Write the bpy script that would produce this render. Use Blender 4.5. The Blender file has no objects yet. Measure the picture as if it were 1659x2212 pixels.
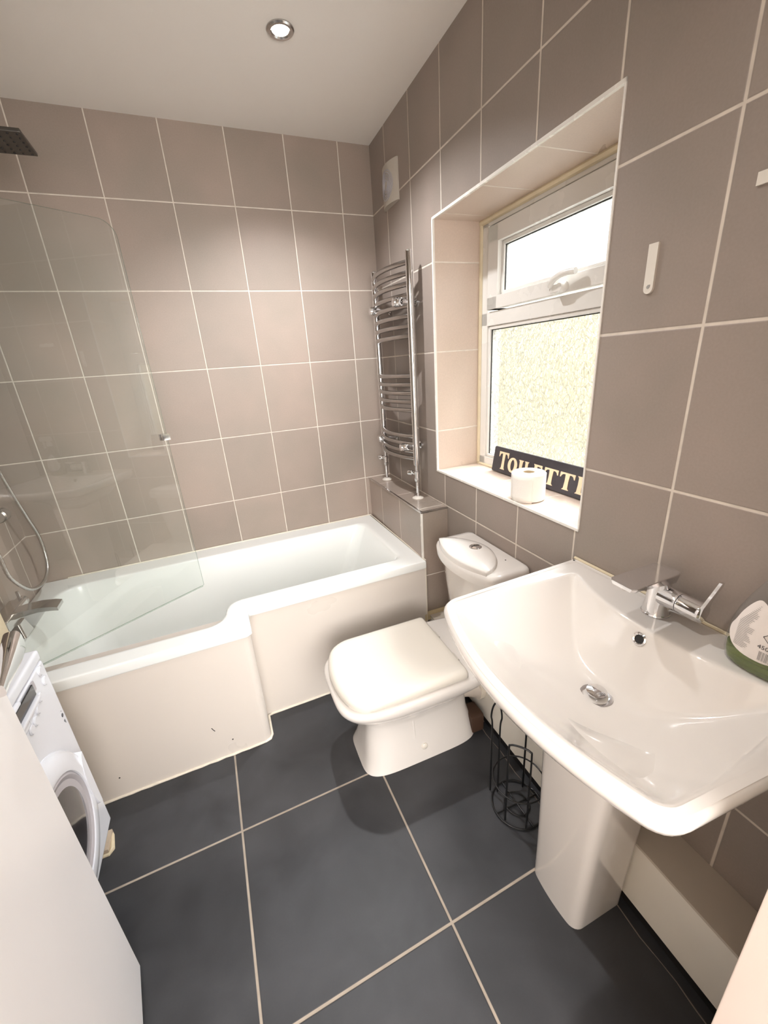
import bpy, bmesh, math, random
from mathutils import Vector, Matrix
random.seed(4)
S = bpy.context.scene
COL = S.collection
PI = math.pi
ANG = 0.026086
# ------------------------------------------------------------------ camera
yaw, pitch, roll = 0.380871332, 0.351251558, -0.070145923
FPX = 877.573
CAM = Vector((-0.948906, -2.234142, 1.436844))
cy, sy, cp, sp = math.cos(yaw), math.sin(yaw), math.cos(pitch), math.sin(pitch)
fwd = Vector((sy*cp, cy*cp, -sp)); rgt = Vector((cy, -sy, 0)); upv = rgt.cross(fwd)
r2 = math.cos(roll)*rgt + math.sin(roll)*upv
u2 = -math.sin(roll)*rgt + math.cos(roll)*upv
cam_d = bpy.data.cameras.new('camera'); cam = bpy.data.objects.new('camera', cam_d); COL.objects.link(cam)
cam.matrix_world = Matrix(((r2.x, u2.x, -fwd.x, CAM.x), (r2.y, u2.y, -fwd.y, CAM.y), (r2.z, u2.z, -fwd.z, CAM.z), (0, 0, 0, 1)))
cam_d.sensor_fit = 'HORIZONTAL'; cam_d.sensor_width = 36.0; cam_d.lens = FPX/1659*36.0
cam_d.clip_start = 0.02; cam_d.clip_end = 200
S.camera = cam
# ------------------------------------------------------------------ world, view
S.view_settings.view_transform = 'Standard'; S.view_settings.look = 'None'; S.view_settings.gamma = 1.0
S.view_settings.use_curve_mapping = False
S.view_settings.exposure = 0.52
W = bpy.data.worlds.new('world'); S.world = W; W.use_nodes = True
bg = W.node_tree.nodes['Background']; bg.inputs[0].default_value = (0.88, 0.94, 1.0, 1); bg.inputs[1].default_value = 3.1
S.cycles.max_bounces = 10; S.cycles.diffuse_bounces = 6; S.cycles.glossy_bounces = 5
S.cycles.transmission_bounces = 8; S.cycles.transparent_max_bounces = 12
S.cycles.sample_clamp_indirect = 12.0; S.cycles.caustics_refractive = True; S.cycles.caustics_reflective = False
S.cycles.blur_glossy = 0.5

def R2W(p):
    c, s = math.cos(-ANG), math.sin(-ANG)
    return Vector((c*p[0]-s*p[1], s*p[0]+c*p[1], p[2]))
def light(name, kind, loc, energy, color, size=0.1, rot=(0, 0, 0), frame='W', **kw):
    d = bpy.data.lights.new(name, kind); d.energy = energy; d.color = color
    if kind == 'AREA':
        d.shape = kw.get('shape', 'DISK'); d.size = size
        if 'size_y' in kw: d.size_y = kw['size_y']
        if 'spread' in kw: d.spread = kw['spread']
    else:
        d.shadow_soft_size = size
    if kind == 'SPOT':
        d.spot_size = kw.get('spot', 2.6); d.spot_blend = kw.get('blend', 0.6)
    o = bpy.data.objects.new(name, d); COL.objects.link(o)
    o.location = R2W(loc) if frame == 'R' else loc; o.rotation_euler = rot
    return o
SPOT = (-0.506, -0.606)
# ceiling downlight lamps (the visible one, one above the basin)
light('downlight_lamp', 'SPOT', (SPOT[0], SPOT[1], 2.395), 46, (0.98, 0.98, 1.0), 0.022, frame='R', spot=2.25, blend=0.75)
light('downlight_lamp_near_door', 'SPOT', (-1.02, -1.62, 2.395), 20, (1.0, 0.965, 0.94), 0.022, frame='W', spot=2.6, blend=0.7)
# area light added outside above the window to brighten sill and room
_d = (Vector((0.15, -1.03, 1.25))-Vector((1.75, -1.03, 3.3))).to_track_quat('-Z', 'Y').to_euler()
light('outside_fill_light', 'AREA', (1.75, -1.03, 3.3), 420, (0.95, 0.975, 1.0), 1.6, rot=_d, frame='R')
light('hall_fill_light', 'AREA', (-0.9, -4.10, 1.60), 112, (1.0, 0.98, 0.975), 2.2, rot=(PI/2+0.02, 0, 0), shape='RECTANGLE', size_y=1.5)  # added area light in the hall, fills the room through the doorway
# ------------------------------------------------------------------ node helpers
def new_mat(name):
    m = bpy.data.materials.new(name); m.use_nodes = True
    nt = m.node_tree; b = nt.nodes['Principled BSDF']
    return m, nt, b
def L(nt, a, b): nt.links.new(a, b)
def val(nt, op, a, b=None, c=None, clamp=False):
    n = nt.nodes.new('ShaderNodeMath'); n.operation = op; n.use_clamp = clamp
    for i, x in enumerate((a, b, c)):
        if x is None: continue
        if isinstance(x, (int, float)): n.inputs[i].default_value = x
        else: L(nt, x, n.inputs[i])
    return n.outputs[0]
def mixc(nt, f, a, b):
    n = nt.nodes.new('ShaderNodeMix'); n.data_type = 'RGBA'
    for i, x in ((0, f), (6, a), (7, b)):
        if isinstance(x, (int, float)): n.inputs[i].default_value = x
        elif isinstance(x, tuple): n.inputs[i].default_value = (*x, 1)
        else: L(nt, x, n.inputs[i])
    return n.outputs[2]
def ramp(nt, f, lo, hi, a=0.0, b=1.0):
    n = nt.nodes.new('ShaderNodeMapRange'); n.clamp = True
    for i, x in enumerate((f, lo, hi, a, b)):
        if isinstance(x, (int, float)): n.inputs[i].default_value = x
        else: L(nt, x, n.inputs[i])
    return n.outputs[0]
def noise(nt, vec, scale, detail=3, rough=0.5, dist=0.0):
    n = nt.nodes.new('ShaderNodeTexNoise'); n.inputs['Scale'].default_value = scale
    n.inputs['Detail'].default_value = detail; n.inputs['Roughness'].default_value = rough
    n.inputs['Distortion'].default_value = dist
    if vec is not None: L(nt, vec, n.inputs['Vector'])
    return n.outputs['Fac']
def objco(nt):
    return nt.nodes.new('ShaderNodeTexCoord').outputs['Object']
def bump(nt, b, h, strength, dist):
    n = nt.nodes.new('ShaderNodeBump'); n.inputs['Strength'].default_value = strength; n.inputs['Distance'].default_value = dist
    L(nt, h, n.inputs['Height']); L(nt, n.outputs[0], b.inputs['Normal'])
def sl(c):  # sRGB 0-255 -> linear
    return tuple(((x/255)/12.92 if x/255 <= 0.04045 else ((x/255+0.055)/1.055)**2.4) for x in c)
def simple(name, col, rough=0.4, metal=0.0, coat=0.0, spec=0.5, nz=0.0, nscale=6.0, bmp=0.0, bscale=40, sub=0.0):
    m, nt, b = new_mat(name)
    b.inputs['Roughness'].default_value = rough; b.inputs['Metallic'].default_value = metal
    b.inputs['Coat Weight'].default_value = coat; b.inputs['Coat Roughness'].default_value = 0.04
    b.inputs['Specular IOR Level'].default_value = spec
    co = objco(nt)
    if nz > 0:
        f = noise(nt, co, nscale, 4)
        dark = tuple(c*(1-nz) for c in col)
        L(nt, mixc(nt, f, dark, tuple(min(1, c*(1+nz*0.4)) for c in col)), b.inputs['Base Color'])
        L(nt, ramp(nt, f, 0.3, 0.7, max(0.02, rough-0.04), rough+0.05), b.inputs['Roughness'])
    else:
        b.inputs['Base Color'].default_value = (*col, 1)
    if bmp > 0:
        bump(nt, b, noise(nt, co, bscale, 3), bmp, 0.002)
    return m
def tile_mat(name, U, u0, du, V, v0, dv, tile, tile2, grout, gw=0.005, rough=0.3, var=0.10, cloud=3.0, seed=0.0, bev=1.0, stain=None):
    """tiles with cement grout lines; U/V = object axes (0,1,2) or None for no joints that way"""
    m, nt, b = new_mat(name)
    co = objco(nt); sep = nt.nodes.new('ShaderNodeSeparateXYZ'); L(nt, co, sep.inputs[0])
    masks, ids = [], []
    for ax, o, d in ((U, u0, du), (V, v0, dv)):
        if ax is None: continue
        t = val(nt, 'DIVIDE', val(nt, 'SUBTRACT', sep.outputs[ax], o), d)
        fr = val(nt, 'FRACT', t); ids.append(val(nt, 'FLOOR', t))
        e = val(nt, 'MULTIPLY', val(nt, 'MINIMUM', fr, val(nt, 'SUBTRACT', 1.0, fr)), d)
        masks.append(e)
    if masks:
        e = masks[0] if len(masks) == 1 else val(nt, 'MINIMUM', masks[0], masks[1])
        g = ramp(nt, e, gw*0.5-0.0006, gw*0.5+0.0006, 1.0, 0.0)
    cmb = nt.nodes.new('ShaderNodeCombineXYZ')
    for i, x in enumerate(ids[:2]): L(nt, x, cmb.inputs[i])
    cmb.inputs[2].default_value = seed
    wn = nt.nodes.new('ShaderNodeTexWhiteNoise'); L(nt, cmb.outputs[0], wn.inputs['Vector'])
    c1 = noise(nt, co, cloud, 3, 0.5, 0.3); c2 = noise(nt, co, cloud*0.45, 2, 0.5); c3 = noise(nt, co, 190, 2)
    f = ramp(nt, c1, 0.30, 0.70)
    col = mixc(nt, f, tile, tile2)
    k = val(nt, 'ADD', ramp(nt, wn.outputs['Value'], 0, 1, 1-var*0.5, 1+var*0.5), ramp(nt, c2, 0.3, 0.7, -var*0.6, var*0.6))
    k = val(nt, 'ADD', k, ramp(nt, c3, 0.3, 0.7, -0.03, 0.03))
    vm = nt.nodes.new('ShaderNodeVectorMath'); vm.operation = 'SCALE'; L(nt, col, vm.inputs[0]); L(nt, k, vm.inputs[3])
    gn = noise(nt, co, 25, 3)
    gc = mixc(nt, ramp(nt, gn, 0.35, 0.7), grout, tuple(x*0.82 for x in grout))
    L(nt, mixc(nt, g, vm.outputs[0], gc) if masks else vm.outputs[0], b.inputs['Base Color'])
    rr = ramp(nt, c1, 0.3, 0.7, rough-0.03, rough+0.05)
    if masks:
        rr = val(nt, 'ADD', rr, val(nt, 'MULTIPLY', g, 0.45))
        h = ramp(nt, e, gw*0.35, gw*0.5+0.0018, 0.0, 1.0)
        bump(nt, b, h, 0.5*bev, 0.002)
    L(nt, rr, b.inputs['Roughness'])
    return m

# ------------------------------------------------------------------ mesh helpers
def frame_mat(frame):
    return Matrix.Rotation(-ANG, 4, 'Z') if frame == 'R' else Matrix.Identity(4)
def thing(name, label, cat, loc, frame='W', group=None):
    o = bpy.data.objects.new(name, None); COL.objects.link(o)
    o.empty_display_size = 0.05
    o.matrix_world = frame_mat(frame) @ Matrix.Translation(Vector(loc))
    o['label'] = label; o['category'] = cat; o['_org'] = list(loc)
    if group: o['group'] = group
    return o
def obj(name, bm, mats, parent=None, frame='W', org=None, smooth=40, sub=0):
    if parent is not None: org = list(ORG[parent.name])
    if org is None: org = (0, 0, 0)
    bmesh.ops.recalc_face_normals(bm, faces=bm.faces[:])
    bmesh.ops.translate(bm, verts=bm.verts[:], vec=-Vector(org))
    if smooth:
        for f in bm.faces: f.smooth = True
        lim = math.radians(smooth)
        for e in bm.edges:
            if len(e.link_faces) == 2 and e.calc_face_angle(0) > lim: e.smooth = False
    me = bpy.data.meshes.new(name); bm.to_mesh(me); bm.free()
    if not isinstance(mats, (list, tuple)): mats = [mats]
    for m in mats: me.materials.append(m)
    o = bpy.data.objects.new(name, me); COL.objects.link(o)
    if parent is not None: o.parent = parent
    else: o.matrix_world = frame_mat(frame) @ Matrix.Translation(Vector(org))
    ORG[o.name] = tuple(org)
    if smooth == 40:
        wn = o.modifiers.new('weighted', 'WEIGHTED_NORMAL'); wn.keep_sharp = True; wn.weight = 60
    if sub:
        md = o.modifiers.new('sub', 'SUBSURF'); md.levels = md.render_levels = sub
    return o
ORG = {}
_t = thing
def thing(name, label, cat, loc, frame='W', group=None):
    o = _t(name, label, cat, loc, frame, group); ORG[o.name] = tuple(loc); del o['_org']
    return o
def tag(o, label, cat, group=None):
    o['label'] = label; o['category'] = cat
    if group: o['group'] = group
    return o
def struct(name, bm, mats, frame='W', smooth=40, parent=None):
    o = obj(name, bm, mats, parent, frame, smooth=smooth)
    if parent is None: o['kind'] = 'structure'
    return o
def new(): return bmesh.new()
def merge(bm, b2):
    me = bpy.data.meshes.new('t'); b2.to_mesh(me); b2.free(); bm.from_mesh(me); bpy.data.meshes.remove(me)
def box(bm, x0, x1, y0, y1, z0, z1, bev=0.0, seg=2, mat=0):
    b = new()
    vs = [b.verts.new(p) for p in ((x0,y0,z0),(x1,y0,z0),(x1,y1,z0),(x0,y1,z0),(x0,y0,z1),(x1,y0,z1),(x1,y1,z1),(x0,y1,z1))]
    for f in ((0,3,2,1),(4,5,6,7),(0,1,5,4),(1,2,6,5),(2,3,7,6),(3,0,4,7)):
        b.faces.new([vs[i] for i in f]).material_index = mat
    if bev > 0:
        bmesh.ops.bevel(b, geom=b.edges[:], offset=bev, segments=seg, profile=0.6, affect='EDGES', clamp_overlap=True)
        for f in b.faces: f.material_index = mat
    merge(bm, b)
def loft(bm, rings, cap0=True, cap1=True, closed=True, mat=0):
    R = [[bm.verts.new(p) for p in r] for r in rings]
    n = len(R[0])
    for a, b in zip(R[:-1], R[1:]):
        for i in range(n if closed else n-1):
            j = (i+1) % n
            try: bm.faces.new((a[i], a[j], b[j], b[i])).material_index = mat
            except ValueError: pass
    if cap0: bm.faces.new(R[0]).material_index = mat
    if cap1: bm.faces.new(R[-1]).material_index = mat
    return R
def basis(d):
    d = Vector(d).normalized(); a = Vector((0, 0, 1)) if abs(d.z) < 0.9 else Vector((1, 0, 0))
    u = d.cross(a).normalized(); return u, d.cross(u).normalized()
def cyl(bm, p0, p1, r0, r1=None, seg=24, mat=0):
    r1 = r0 if r1 is None else r1
    p0, p1 = Vector(p0), Vector(p1); u, v = basis(p1-p0)
    loft(bm, [[p+r*(math.cos(t)*u+math.sin(t)*v) for t in [2*PI*i/seg for i in range(seg)]] for p, r in ((p0, r0), (p1, r1))], mat=mat)
def lathe(bm, c, axis, prof, seg=32, mat=0):
    """prof: list of (r, h) along axis from c"""
    c = Vector(c); ax = Vector(axis).normalized(); u, v = basis(ax)
    rings = [[c+ax*h+max(r, 1e-5)*(math.cos(t)*u+math.sin(t)*v) for t in [2*PI*i/seg for i in range(seg)]] for r, h in prof]
    loft(bm, rings, mat=mat)
def spline(pts, n=8, closed=False):
    P = [Vector(p) for p in pts]; out = []
    m = len(P); rng = range(m if closed else m-1)
    for i in rng:
        g = (lambda k: P[k % m]) if closed else (lambda k: P[min(max(k, 0), m-1)])
        p0, p1, p2, p3 = g(i-1), g(i), g(i+1), g(i+2)
        for k in range(n):
            t = k/n
            out.append(0.5*((2*p1)+(-p0+p2)*t+(2*p0-5*p1+4*p2-p3)*t*t+(-p0+3*p1-3*p2+p3)*t**3))
    if not closed: out.append(P[-1])
    return out
def tube(bm, pts, r, seg=10, closed=False, mat=0):
    P = [Vector(p) for p in pts]; n = len(P); rings = []
    u = None
    for i in range(n):
        a = P[(i-1) % n] if (closed or i > 0) else P[i]
        b = P[(i+1) % n] if (closed or i < n-1) else P[i]
        d = (b-a).normalized()
        if u is None: u, v = basis(d)
        else:
            u = (u-d*u.dot(d)).normalized(); v = d.cross(u).normalized()
        rr = r[i] if isinstance(r, (list, tuple)) else r
        rings.append([P[i]+rr*(math.cos(2*PI*k/seg)*u+math.sin(2*PI*k/seg)*v) for k in range(seg)])
    if closed: rings.append(rings[0]); loft(bm, rings, False, False, mat=mat); bmesh.ops.remove_doubles(bm, verts=bm.verts[:], dist=1e-6)
    else: loft(bm, rings, mat=mat)
def rpoly(pts, nseg=8, nedge=1):
    """rounded polygon from (x, y, r); equal number of points per corner and edge"""
    out = []; n = len(pts)
    arcs = []
    for i in range(n):
        p = Vector(pts[i][:2]); a = Vector(pts[i-1][:2]); b = Vector(pts[(i+1) % n][:2]); r = max(pts[i][2], 1e-4)
        da = (a-p).normalized(); db = (b-p).normalized()
        half = da.angle(db)/2; t = r/math.tan(half)
        s, e = p+da*t, p+db*t; c = p+(da+db).normalized()*(r/math.sin(half))
        v0, v1 = s-c, e-c; arc = []
        ang = math.atan2(v0.x*v1.y-v0.y*v1.x, v0.dot(v1))
        for k in range(nseg+1):
            th = ang*k/nseg; arc.append(c+Vector((v0.x*math.cos(th)-v0.y*math.sin(th), v0.x*math.sin(th)+v0.y*math.cos(th))))
        arcs.append(arc)
    for i in range(n):
        out += arcs[i]; a = arcs[i][-1]; b = arcs[(i+1) % n][0]
        for k in range(1, nedge): out.append(a+(b-a)*k/nedge)
    return out
def zring(o2, z): return [Vector((p.x, p.y, z)) for p in o2]
def selps(cx, cy, f, b, h, e, z, n=56):
    """superellipse ring: front extent f towards -x, back extent b towards +x, half width h"""
    out = []
    for i in range(n):
        t = 2*PI*i/n; c, s = math.cos(t), math.sin(t)
        X = (abs(c)**(2/e))*(1 if c > 0 else -1); Y = (abs(s)**(2/e))*(1 if s > 0 else -1)
        out.append(Vector((cx+(b if X > 0 else f)*X, cy+h*Y, z)))
    return out
def bow(yc, hb, hf, d0, d1, rf=0.04, rb=0.01, x0=0.0, n=10, m=28, s=8):
    """outline: straight back on x=x0, sides, front edge bowed from depth d0 at the corners to d1"""
    pts = []
    def arc(c, r, a0, a1, k=10):
        return [Vector((c[0]+r*math.cos(a0+(a1-a0)*i/k), c[1]+r*math.sin(a0+(a1-a0)*i/k))) for i in range(k+1)]
    # start back (x0, yc-hb) -> (x0, yc+hb) -> front -> back ; built as dense polyline then corner-rounded
    front = [(-(d0+(d1-d0)*(1-(2*i/m-1)**2)), yc+hf*(1-2*i/m), 0.0) for i in range(1, m)]
    poly = [(x0, yc-hb, rb), (x0, yc+hb, rb), (-d0, yc+hf, rf)]
    out = rpoly_open(poly, front, (-d0, yc-hf, rf), s)
    return out
def rpoly_open(a, front, last, s):
    P = a+[f for f in front]+[last]; out = []; n = len(P)
    keep = []
    rf = last[2]
    c0, c1 = Vector(a[2][:2]), Vector(last[:2])
    for q in P:
        v = Vector(q[:2])
        if q[2] == 0.0 and ((v-c0).length < rf*1.05 or (v-c1).length < rf*1.05): continue
        keep.append(q)
    n = len(keep)
    for i in range(n):
        x, y, r = keep[i]
        if r <= 0: out.append(Vector((x, y))); continue
        p = Vector((x, y)); A = Vector(keep[i-1][:2]); Bv = Vector(keep[(i+1) % n][:2])
        da, db = (A-p).normalized(), (Bv-p).normalized(); half = da.angle(db)/2
        t = r; rr = t*math.tan(half)
        st, e = p+da*t, p+db*t; c = p+(da+db).normalized()*(rr/math.sin(half))
        v0, v1 = st-c, e-c; ang = math.atan2(v0.x*v1.y-v0.y*v1.x, v0.dot(v1))
        for k in range(s+1):
            th = ang*k/s; out.append(c+Vector((v0.x*math.cos(th)-v0.y*math.sin(th), v0.x*math.sin(th)+v0.y*math.cos(th))))
    return out
def resample(o2, n):
    L_ = [0]; m = len(o2)
    for i in range(m): L_.append(L_[-1]+(o2[(i+1) % m]-o2[i]).length)
    out = []; k = 0
    for i in range(n):
        d = L_[-1]*i/n
        while k < m-1 and L_[k+1] < d: k += 1
        t = (d-L_[k])/max(L_[k+1]-L_[k], 1e-9); out.append(o2[k].lerp(o2[(k+1) % m], t))
    return out
def inset(o2, d):
    n = len(o2); out = []
    area = sum(o2[i].x*o2[(i+1) % n].y-o2[(i+1) % n].x*o2[i].y for i in range(n)); sg = 1 if area > 0 else -1
    for i in range(n):
        t = (o2[(i+1) % n]-o2[i-1]).normalized(); out.append(o2[i]+sg*d*Vector((-t.y, t.x)))
    return out
def text_bm(txt, size, ext=0.0005):
    c = bpy.data.curves.new('t', 'FONT'); c.body = txt; c.size = size; c.extrude = ext; c.resolution_u = 3
    o = bpy.data.objects.new('t', c); COL.objects.link(o)
    dg = bpy.context.evaluated_depsgraph_get(); me = bpy.data.meshes.new_from_object(o.evaluated_get(dg))
    bm = new(); bm.from_mesh(me); bpy.data.meshes.remove(me)
    bpy.data.objects.remove(o); bpy.data.curves.remove(c)
    return bm

# ------------------------------------------------------------------ materials
TILE_A, TILE_B = sl((149, 138, 127)), sl((162, 146, 135))
GROUT = sl((222, 213, 201))
TW, TH = 0.25134, 0.33333
Z1 = 2.13101; CEIL = 2.41394
m_tile_back = tile_mat('wall_tile_back', 0, -0.160548, TW, 2, Z1, TH, TILE_A, TILE_B, GROUT, 0.0045, 0.52, var=0.13, seed=1)
m_tile_right = tile_mat('wall_tile_right', 1, -0.433339, TW, 2, Z1, TH, sl((138, 128, 119)), sl((151, 137, 128)), sl((208, 197, 184)), 0.0058, 0.46, seed=2)
m_tile_left = tile_mat('wall_tile_left', 1, -0.12, TW, 2, Z1, TH, TILE_A, TILE_B, GROUT, 0.0045, 0.33, seed=3)
m_tile_side = tile_mat('reveal_tile_side_lit', None, 0, 1, 2, Z1, TH, sl((196, 179, 164)), sl((202, 184, 170)), GROUT, 0.005, 0.3, seed=4)  # same wall tile, window light on the reveal put into a paler colour
m_tile_flat = tile_mat('reveal_tile_flat_lit', 1, -0.433339, TW, None, 0, 1, sl((196, 179, 164)), sl((202, 184, 170)), GROUT, 0.005, 0.3, seed=5)  # sill and head: window brightness painted into the tile colour
m_tile_boxtop = tile_mat('boxing_tile_top', 1, -0.41, TW, None, 0, 1, TILE_A, TILE_B, GROUT, 0.004, 0.3, seed=6)
m_tile_boxside = tile_mat('boxing_tile_side', 1, -0.20, TW, 2, Z1, TH, TILE_A, TILE_B, GROUT, 0.0045, 0.33, seed=7)
m_tile_boxend = tile_mat('boxing_tile_end', None, 0, 1, 2, Z1, TH, TILE_A, TILE_B, GROUT, 0.0045, 0.33, seed=8)
m_floor = tile_mat('floor_slate_tile', 0, -1.1149, 0.502, 1, -1.1759, 0.4991, sl((36, 37, 40)), sl((56, 57, 60)), sl((156, 145, 132)), 0.0065, 0.46, var=0.30, cloud=5.5, seed=9)
m_ceiling = simple('ceiling_paint', sl((238, 233, 226)), 0.8, nz=0.02, nscale=2, bmp=0.1, bscale=120)
m_wallpaint = simple('painted_plaster', sl((214, 206, 196)), 0.7, nz=0.04, bmp=0.1)
m_hallfloor = simple('hall_floor', sl((120, 100, 82)), 0.6, nz=0.1)
m_trimwhite = simple('white_tile_trim', sl((226, 222, 214)), 0.25, nz=0.05, nscale=20)
m_silicone = simple('cream_silicone', sl((214, 200, 170)), 0.45, nz=0.22, nscale=18, bmp=0.5, bscale=60)
m_silwhite = simple('white_silicone', sl((225, 216, 200)), 0.4, nz=0.2, nscale=30, bmp=0.5, bscale=70)
m_porc = simple('white_porcelain', sl((217, 212, 206)), 0.07, coat=0.6, nz=0.015)
m_acryl = simple('white_acrylic', sl((232, 234, 231)), 0.14, coat=0.25, nz=0.015)
m_panel = simple('bath_panel_white', sl((210, 202, 193)), 0.30, nz=0.03, nscale=3)
m_seat = simple('cream_seat_plastic', sl((218, 212, 201)), 0.16, coat=0.2, nz=0.015)
m_upvc = simple('white_upvc', sl((216, 213, 207)), 0.25, nz=0.03)
m_chrome = simple('polished_chrome', (0.80, 0.80, 0.81), 0.07, metal=1.0, nz=0.04, nscale=30)
m_chrome2 = simple('worn_chrome', (0.62, 0.60, 0.58), 0.2, metal=1.0, nz=0.12, nscale=40)
m_rung = simple('darkened_chrome_rung', (0.42, 0.40, 0.385), 0.22, metal=1.0, nz=0.06, nscale=30)  # chrome darkened for the rungs, dark room reflections put into the colour
m_darkm = simple('dark_rubber', sl((30, 27, 25)), 0.6, nz=0.2)
m_black = simple('black_coated_wire', sl((12, 12, 13)), 0.35, nz=0.1)
m_wm = simple('white_appliance_enamel', sl((222, 225, 232)), 0.22, coat=0.3, nz=0.015)
m_wmgrey = simple('appliance_grey_plastic', sl((176, 172, 176)), 0.35, nz=0.05)
m_wmdark = simple('appliance_dark_glass', sl((34, 30, 32)), 0.12, coat=0.4, nz=0.1)
m_print = simple('printed_ink', sl((80, 84, 92)), 0.5, nz=0.1)
m_door = simple('white_door_paint', sl((238, 236, 236)), 0.35, nz=0.03, nscale=2.5, bmp=0.12, bscale=25)
m_plastic = simple('white_plastic', sl((214, 208, 198)), 0.4, nz=0.04, nscale=25)
m_paper = simple('tissue_paper', sl((235, 230, 222)), 0.9, nz=0.03, nscale=60, bmp=0.5, bscale=150)
m_card = simple('cardboard_core', sl((196, 178, 150)), 0.9, nz=0.1)
m_sign = simple('charcoal_painted_wood', sl((58, 54, 60)), 0.45, nz=0.45, nscale=22, bmp=0.4, bscale=50)
m_signedge = simple('worn_sign_edge', sl((120, 112, 110)), 0.5, nz=0.4, nscale=60)
m_letter = simple('cream_letter_paint', sl((236, 212, 178)), 0.5, nz=0.12, nscale=40)
m_label = simple('bottle_label_paper', sl((222, 214, 208)), 0.4, nz=0.03)
m_ink = simple('label_ink', sl((60, 56, 56)), 0.6, nz=0.1)
m_inkgrey = simple('label_grey_ink', sl((150, 146, 142)), 0.6, nz=0.1)
m_wood = simple('raw_cream_wood', sl((206, 188, 150)), 0.6, nz=0.2, nscale=14)
m_pipe = simple('white_waste_pipe', sl((196, 186, 174)), 0.35, nz=0.25, nscale=20)
m_boxwhite = simple('boxing_white_board', sl((226, 221, 210)), 0.5, nz=0.10, nscale=5)
m_skirt = simple('black_skirting', sl((20, 18, 17)), 0.5, nz=0.3)

def glass_clear(name, tint, haze=0.05, ior=1.45, gloss_rough=0.0):
    m, nt, b = new_mat(name); nt.nodes.remove(b)
    out = nt.nodes['Material Output']
    tr = nt.nodes.new('ShaderNodeBsdfTransparent'); tr.inputs[0].default_value = (*tint, 1)
    gl = nt.nodes.new('ShaderNodeBsdfGlossy'); gl.inputs['Roughness'].default_value = gloss_rough
    fr = nt.nodes.new('ShaderNodeFresnel'); fr.inputs[0].default_value = ior
    df = nt.nodes.new('ShaderNodeBsdfDiffuse'); df.inputs[0].default_value = (0.8, 0.84, 0.82, 1)
    m1 = nt.nodes.new('ShaderNodeMixShader'); m2 = nt.nodes.new('ShaderNodeMixShader')
    co = objco(nt); hz = ramp(nt, noise(nt, co, 3, 4), 0.3, 0.75, haze*0.5, haze*1.4)
    L(nt, hz, m2.inputs[0]); L(nt, tr.outputs[0], m2.inputs[1]); L(nt, df.outputs[0], m2.inputs[2])
    geo = nt.nodes.new('ShaderNodeNewGeometry')
    L(nt, val(nt, 'MULTIPLY', fr.outputs[0], val(nt, 'SUBTRACT', 1.0, geo.outputs['Backfacing'])), m1.inputs[0]); L(nt, m2.outputs[0], m1.inputs[1]); L(nt, gl.outputs[0], m1.inputs[2])
    L(nt, m1.outputs[0], out.inputs[0])
    return m
m_screen = glass_clear('shower_screen_glass', (0.965, 0.98, 0.97), 0.018, 1.85)
m_bottle = glass_clear('clear_bottle_plastic', (0.90, 0.90, 0.90), 0.05, 1.4, 0.08)
def liquid():
    m, nt, b = new_mat('green_liquid')
    b.inputs['Base Color'].default_value = (*sl((150, 168, 88)), 1); b.inputs['Roughness'].default_value = 0.1
    b.inputs['Transmission Weight'].default_value = 0.75; b.inputs['IOR'].default_value = 1.33
    return m
m_liquid = liquid()
def obscured():
    m, nt, b = new_mat('obscured_window_glass')
    co = objco(nt)
    mp = nt.nodes.new('ShaderNodeMapping'); mp.inputs['Scale'].default_value = (1.0, 1.7, 1.0); L(nt, co, mp.inputs[0])
    wv = nt.nodes.new('ShaderNodeTexVoronoi'); wv.feature = 'DISTANCE_TO_EDGE'; wv.inputs['Scale'].default_value = 38
    L(nt, mp.outputs[0], wv.inputs['Vector'])
    n1 = noise(nt, mp.outputs[0], 45, 3, 0.6, 2.2)
    h = val(nt, 'ADD', ramp(nt, wv.outputs['Distance'], 0.0, 0.12), val(nt, 'MULTIPLY', n1, 2.0))
    b.inputs['Base Color'].default_value = (0.97, 0.98, 0.98, 1); b.inputs['Roughness'].default_value = 0.16
    b.inputs['Transmission Weight'].default_value = 1.0; b.inputs['IOR'].default_value = 1.35
    bump(nt, b, h, 0.9, 0.004)
    # the figured glass lets part of the daylight straight through, the figure itself scatters and dims it
    tr = nt.nodes.new('ShaderNodeBsdfTransparent'); fig = ramp(nt, wv.outputs['Distance'], 0.0, 0.07)
    L(nt, mixc(nt, val(nt, 'MULTIPLY', fig, ramp(nt, n1, 0.35, 0.6)), (0.52, 0.54, 0.54), (0.97, 0.98, 0.97)), tr.inputs[0])
    mx = nt.nodes.new('ShaderNodeMixShader'); mx.inputs[0].default_value = 0.62
    L(nt, b.outputs[0], mx.inputs[1]); L(nt, tr.outputs[0], mx.inputs[2]); L(nt, mx.outputs[0], nt.nodes['Material Output'].inputs[0])
    return m
m_obs = obscured()
def emit(name, col, st):
    m, nt, b = new_mat(name); b.inputs['Base Color'].default_value = (0.9, 0.9, 0.9, 1)
    b.inputs['Emission Color'].default_value = (*col, 1); b.inputs['Emission Strength'].default_value = st
    return m
m_bulb = emit('lit_lamp_glass', (1.0, 0.95, 0.88), 14.0)

# ------------------------------------------------------------------ the room
YF = -2.14           # inner face of the wall with the door
XL = -1.8284         # tiled wall at the tap end
bm = new(); box(bm, -2.35, 0.02, YF-0.02, 0.0, -0.06, 0.0)
fl = struct('floor', bm, m_floor, smooth=0); fl.rotation_euler = (0, 0, 0.0072077)
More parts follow.
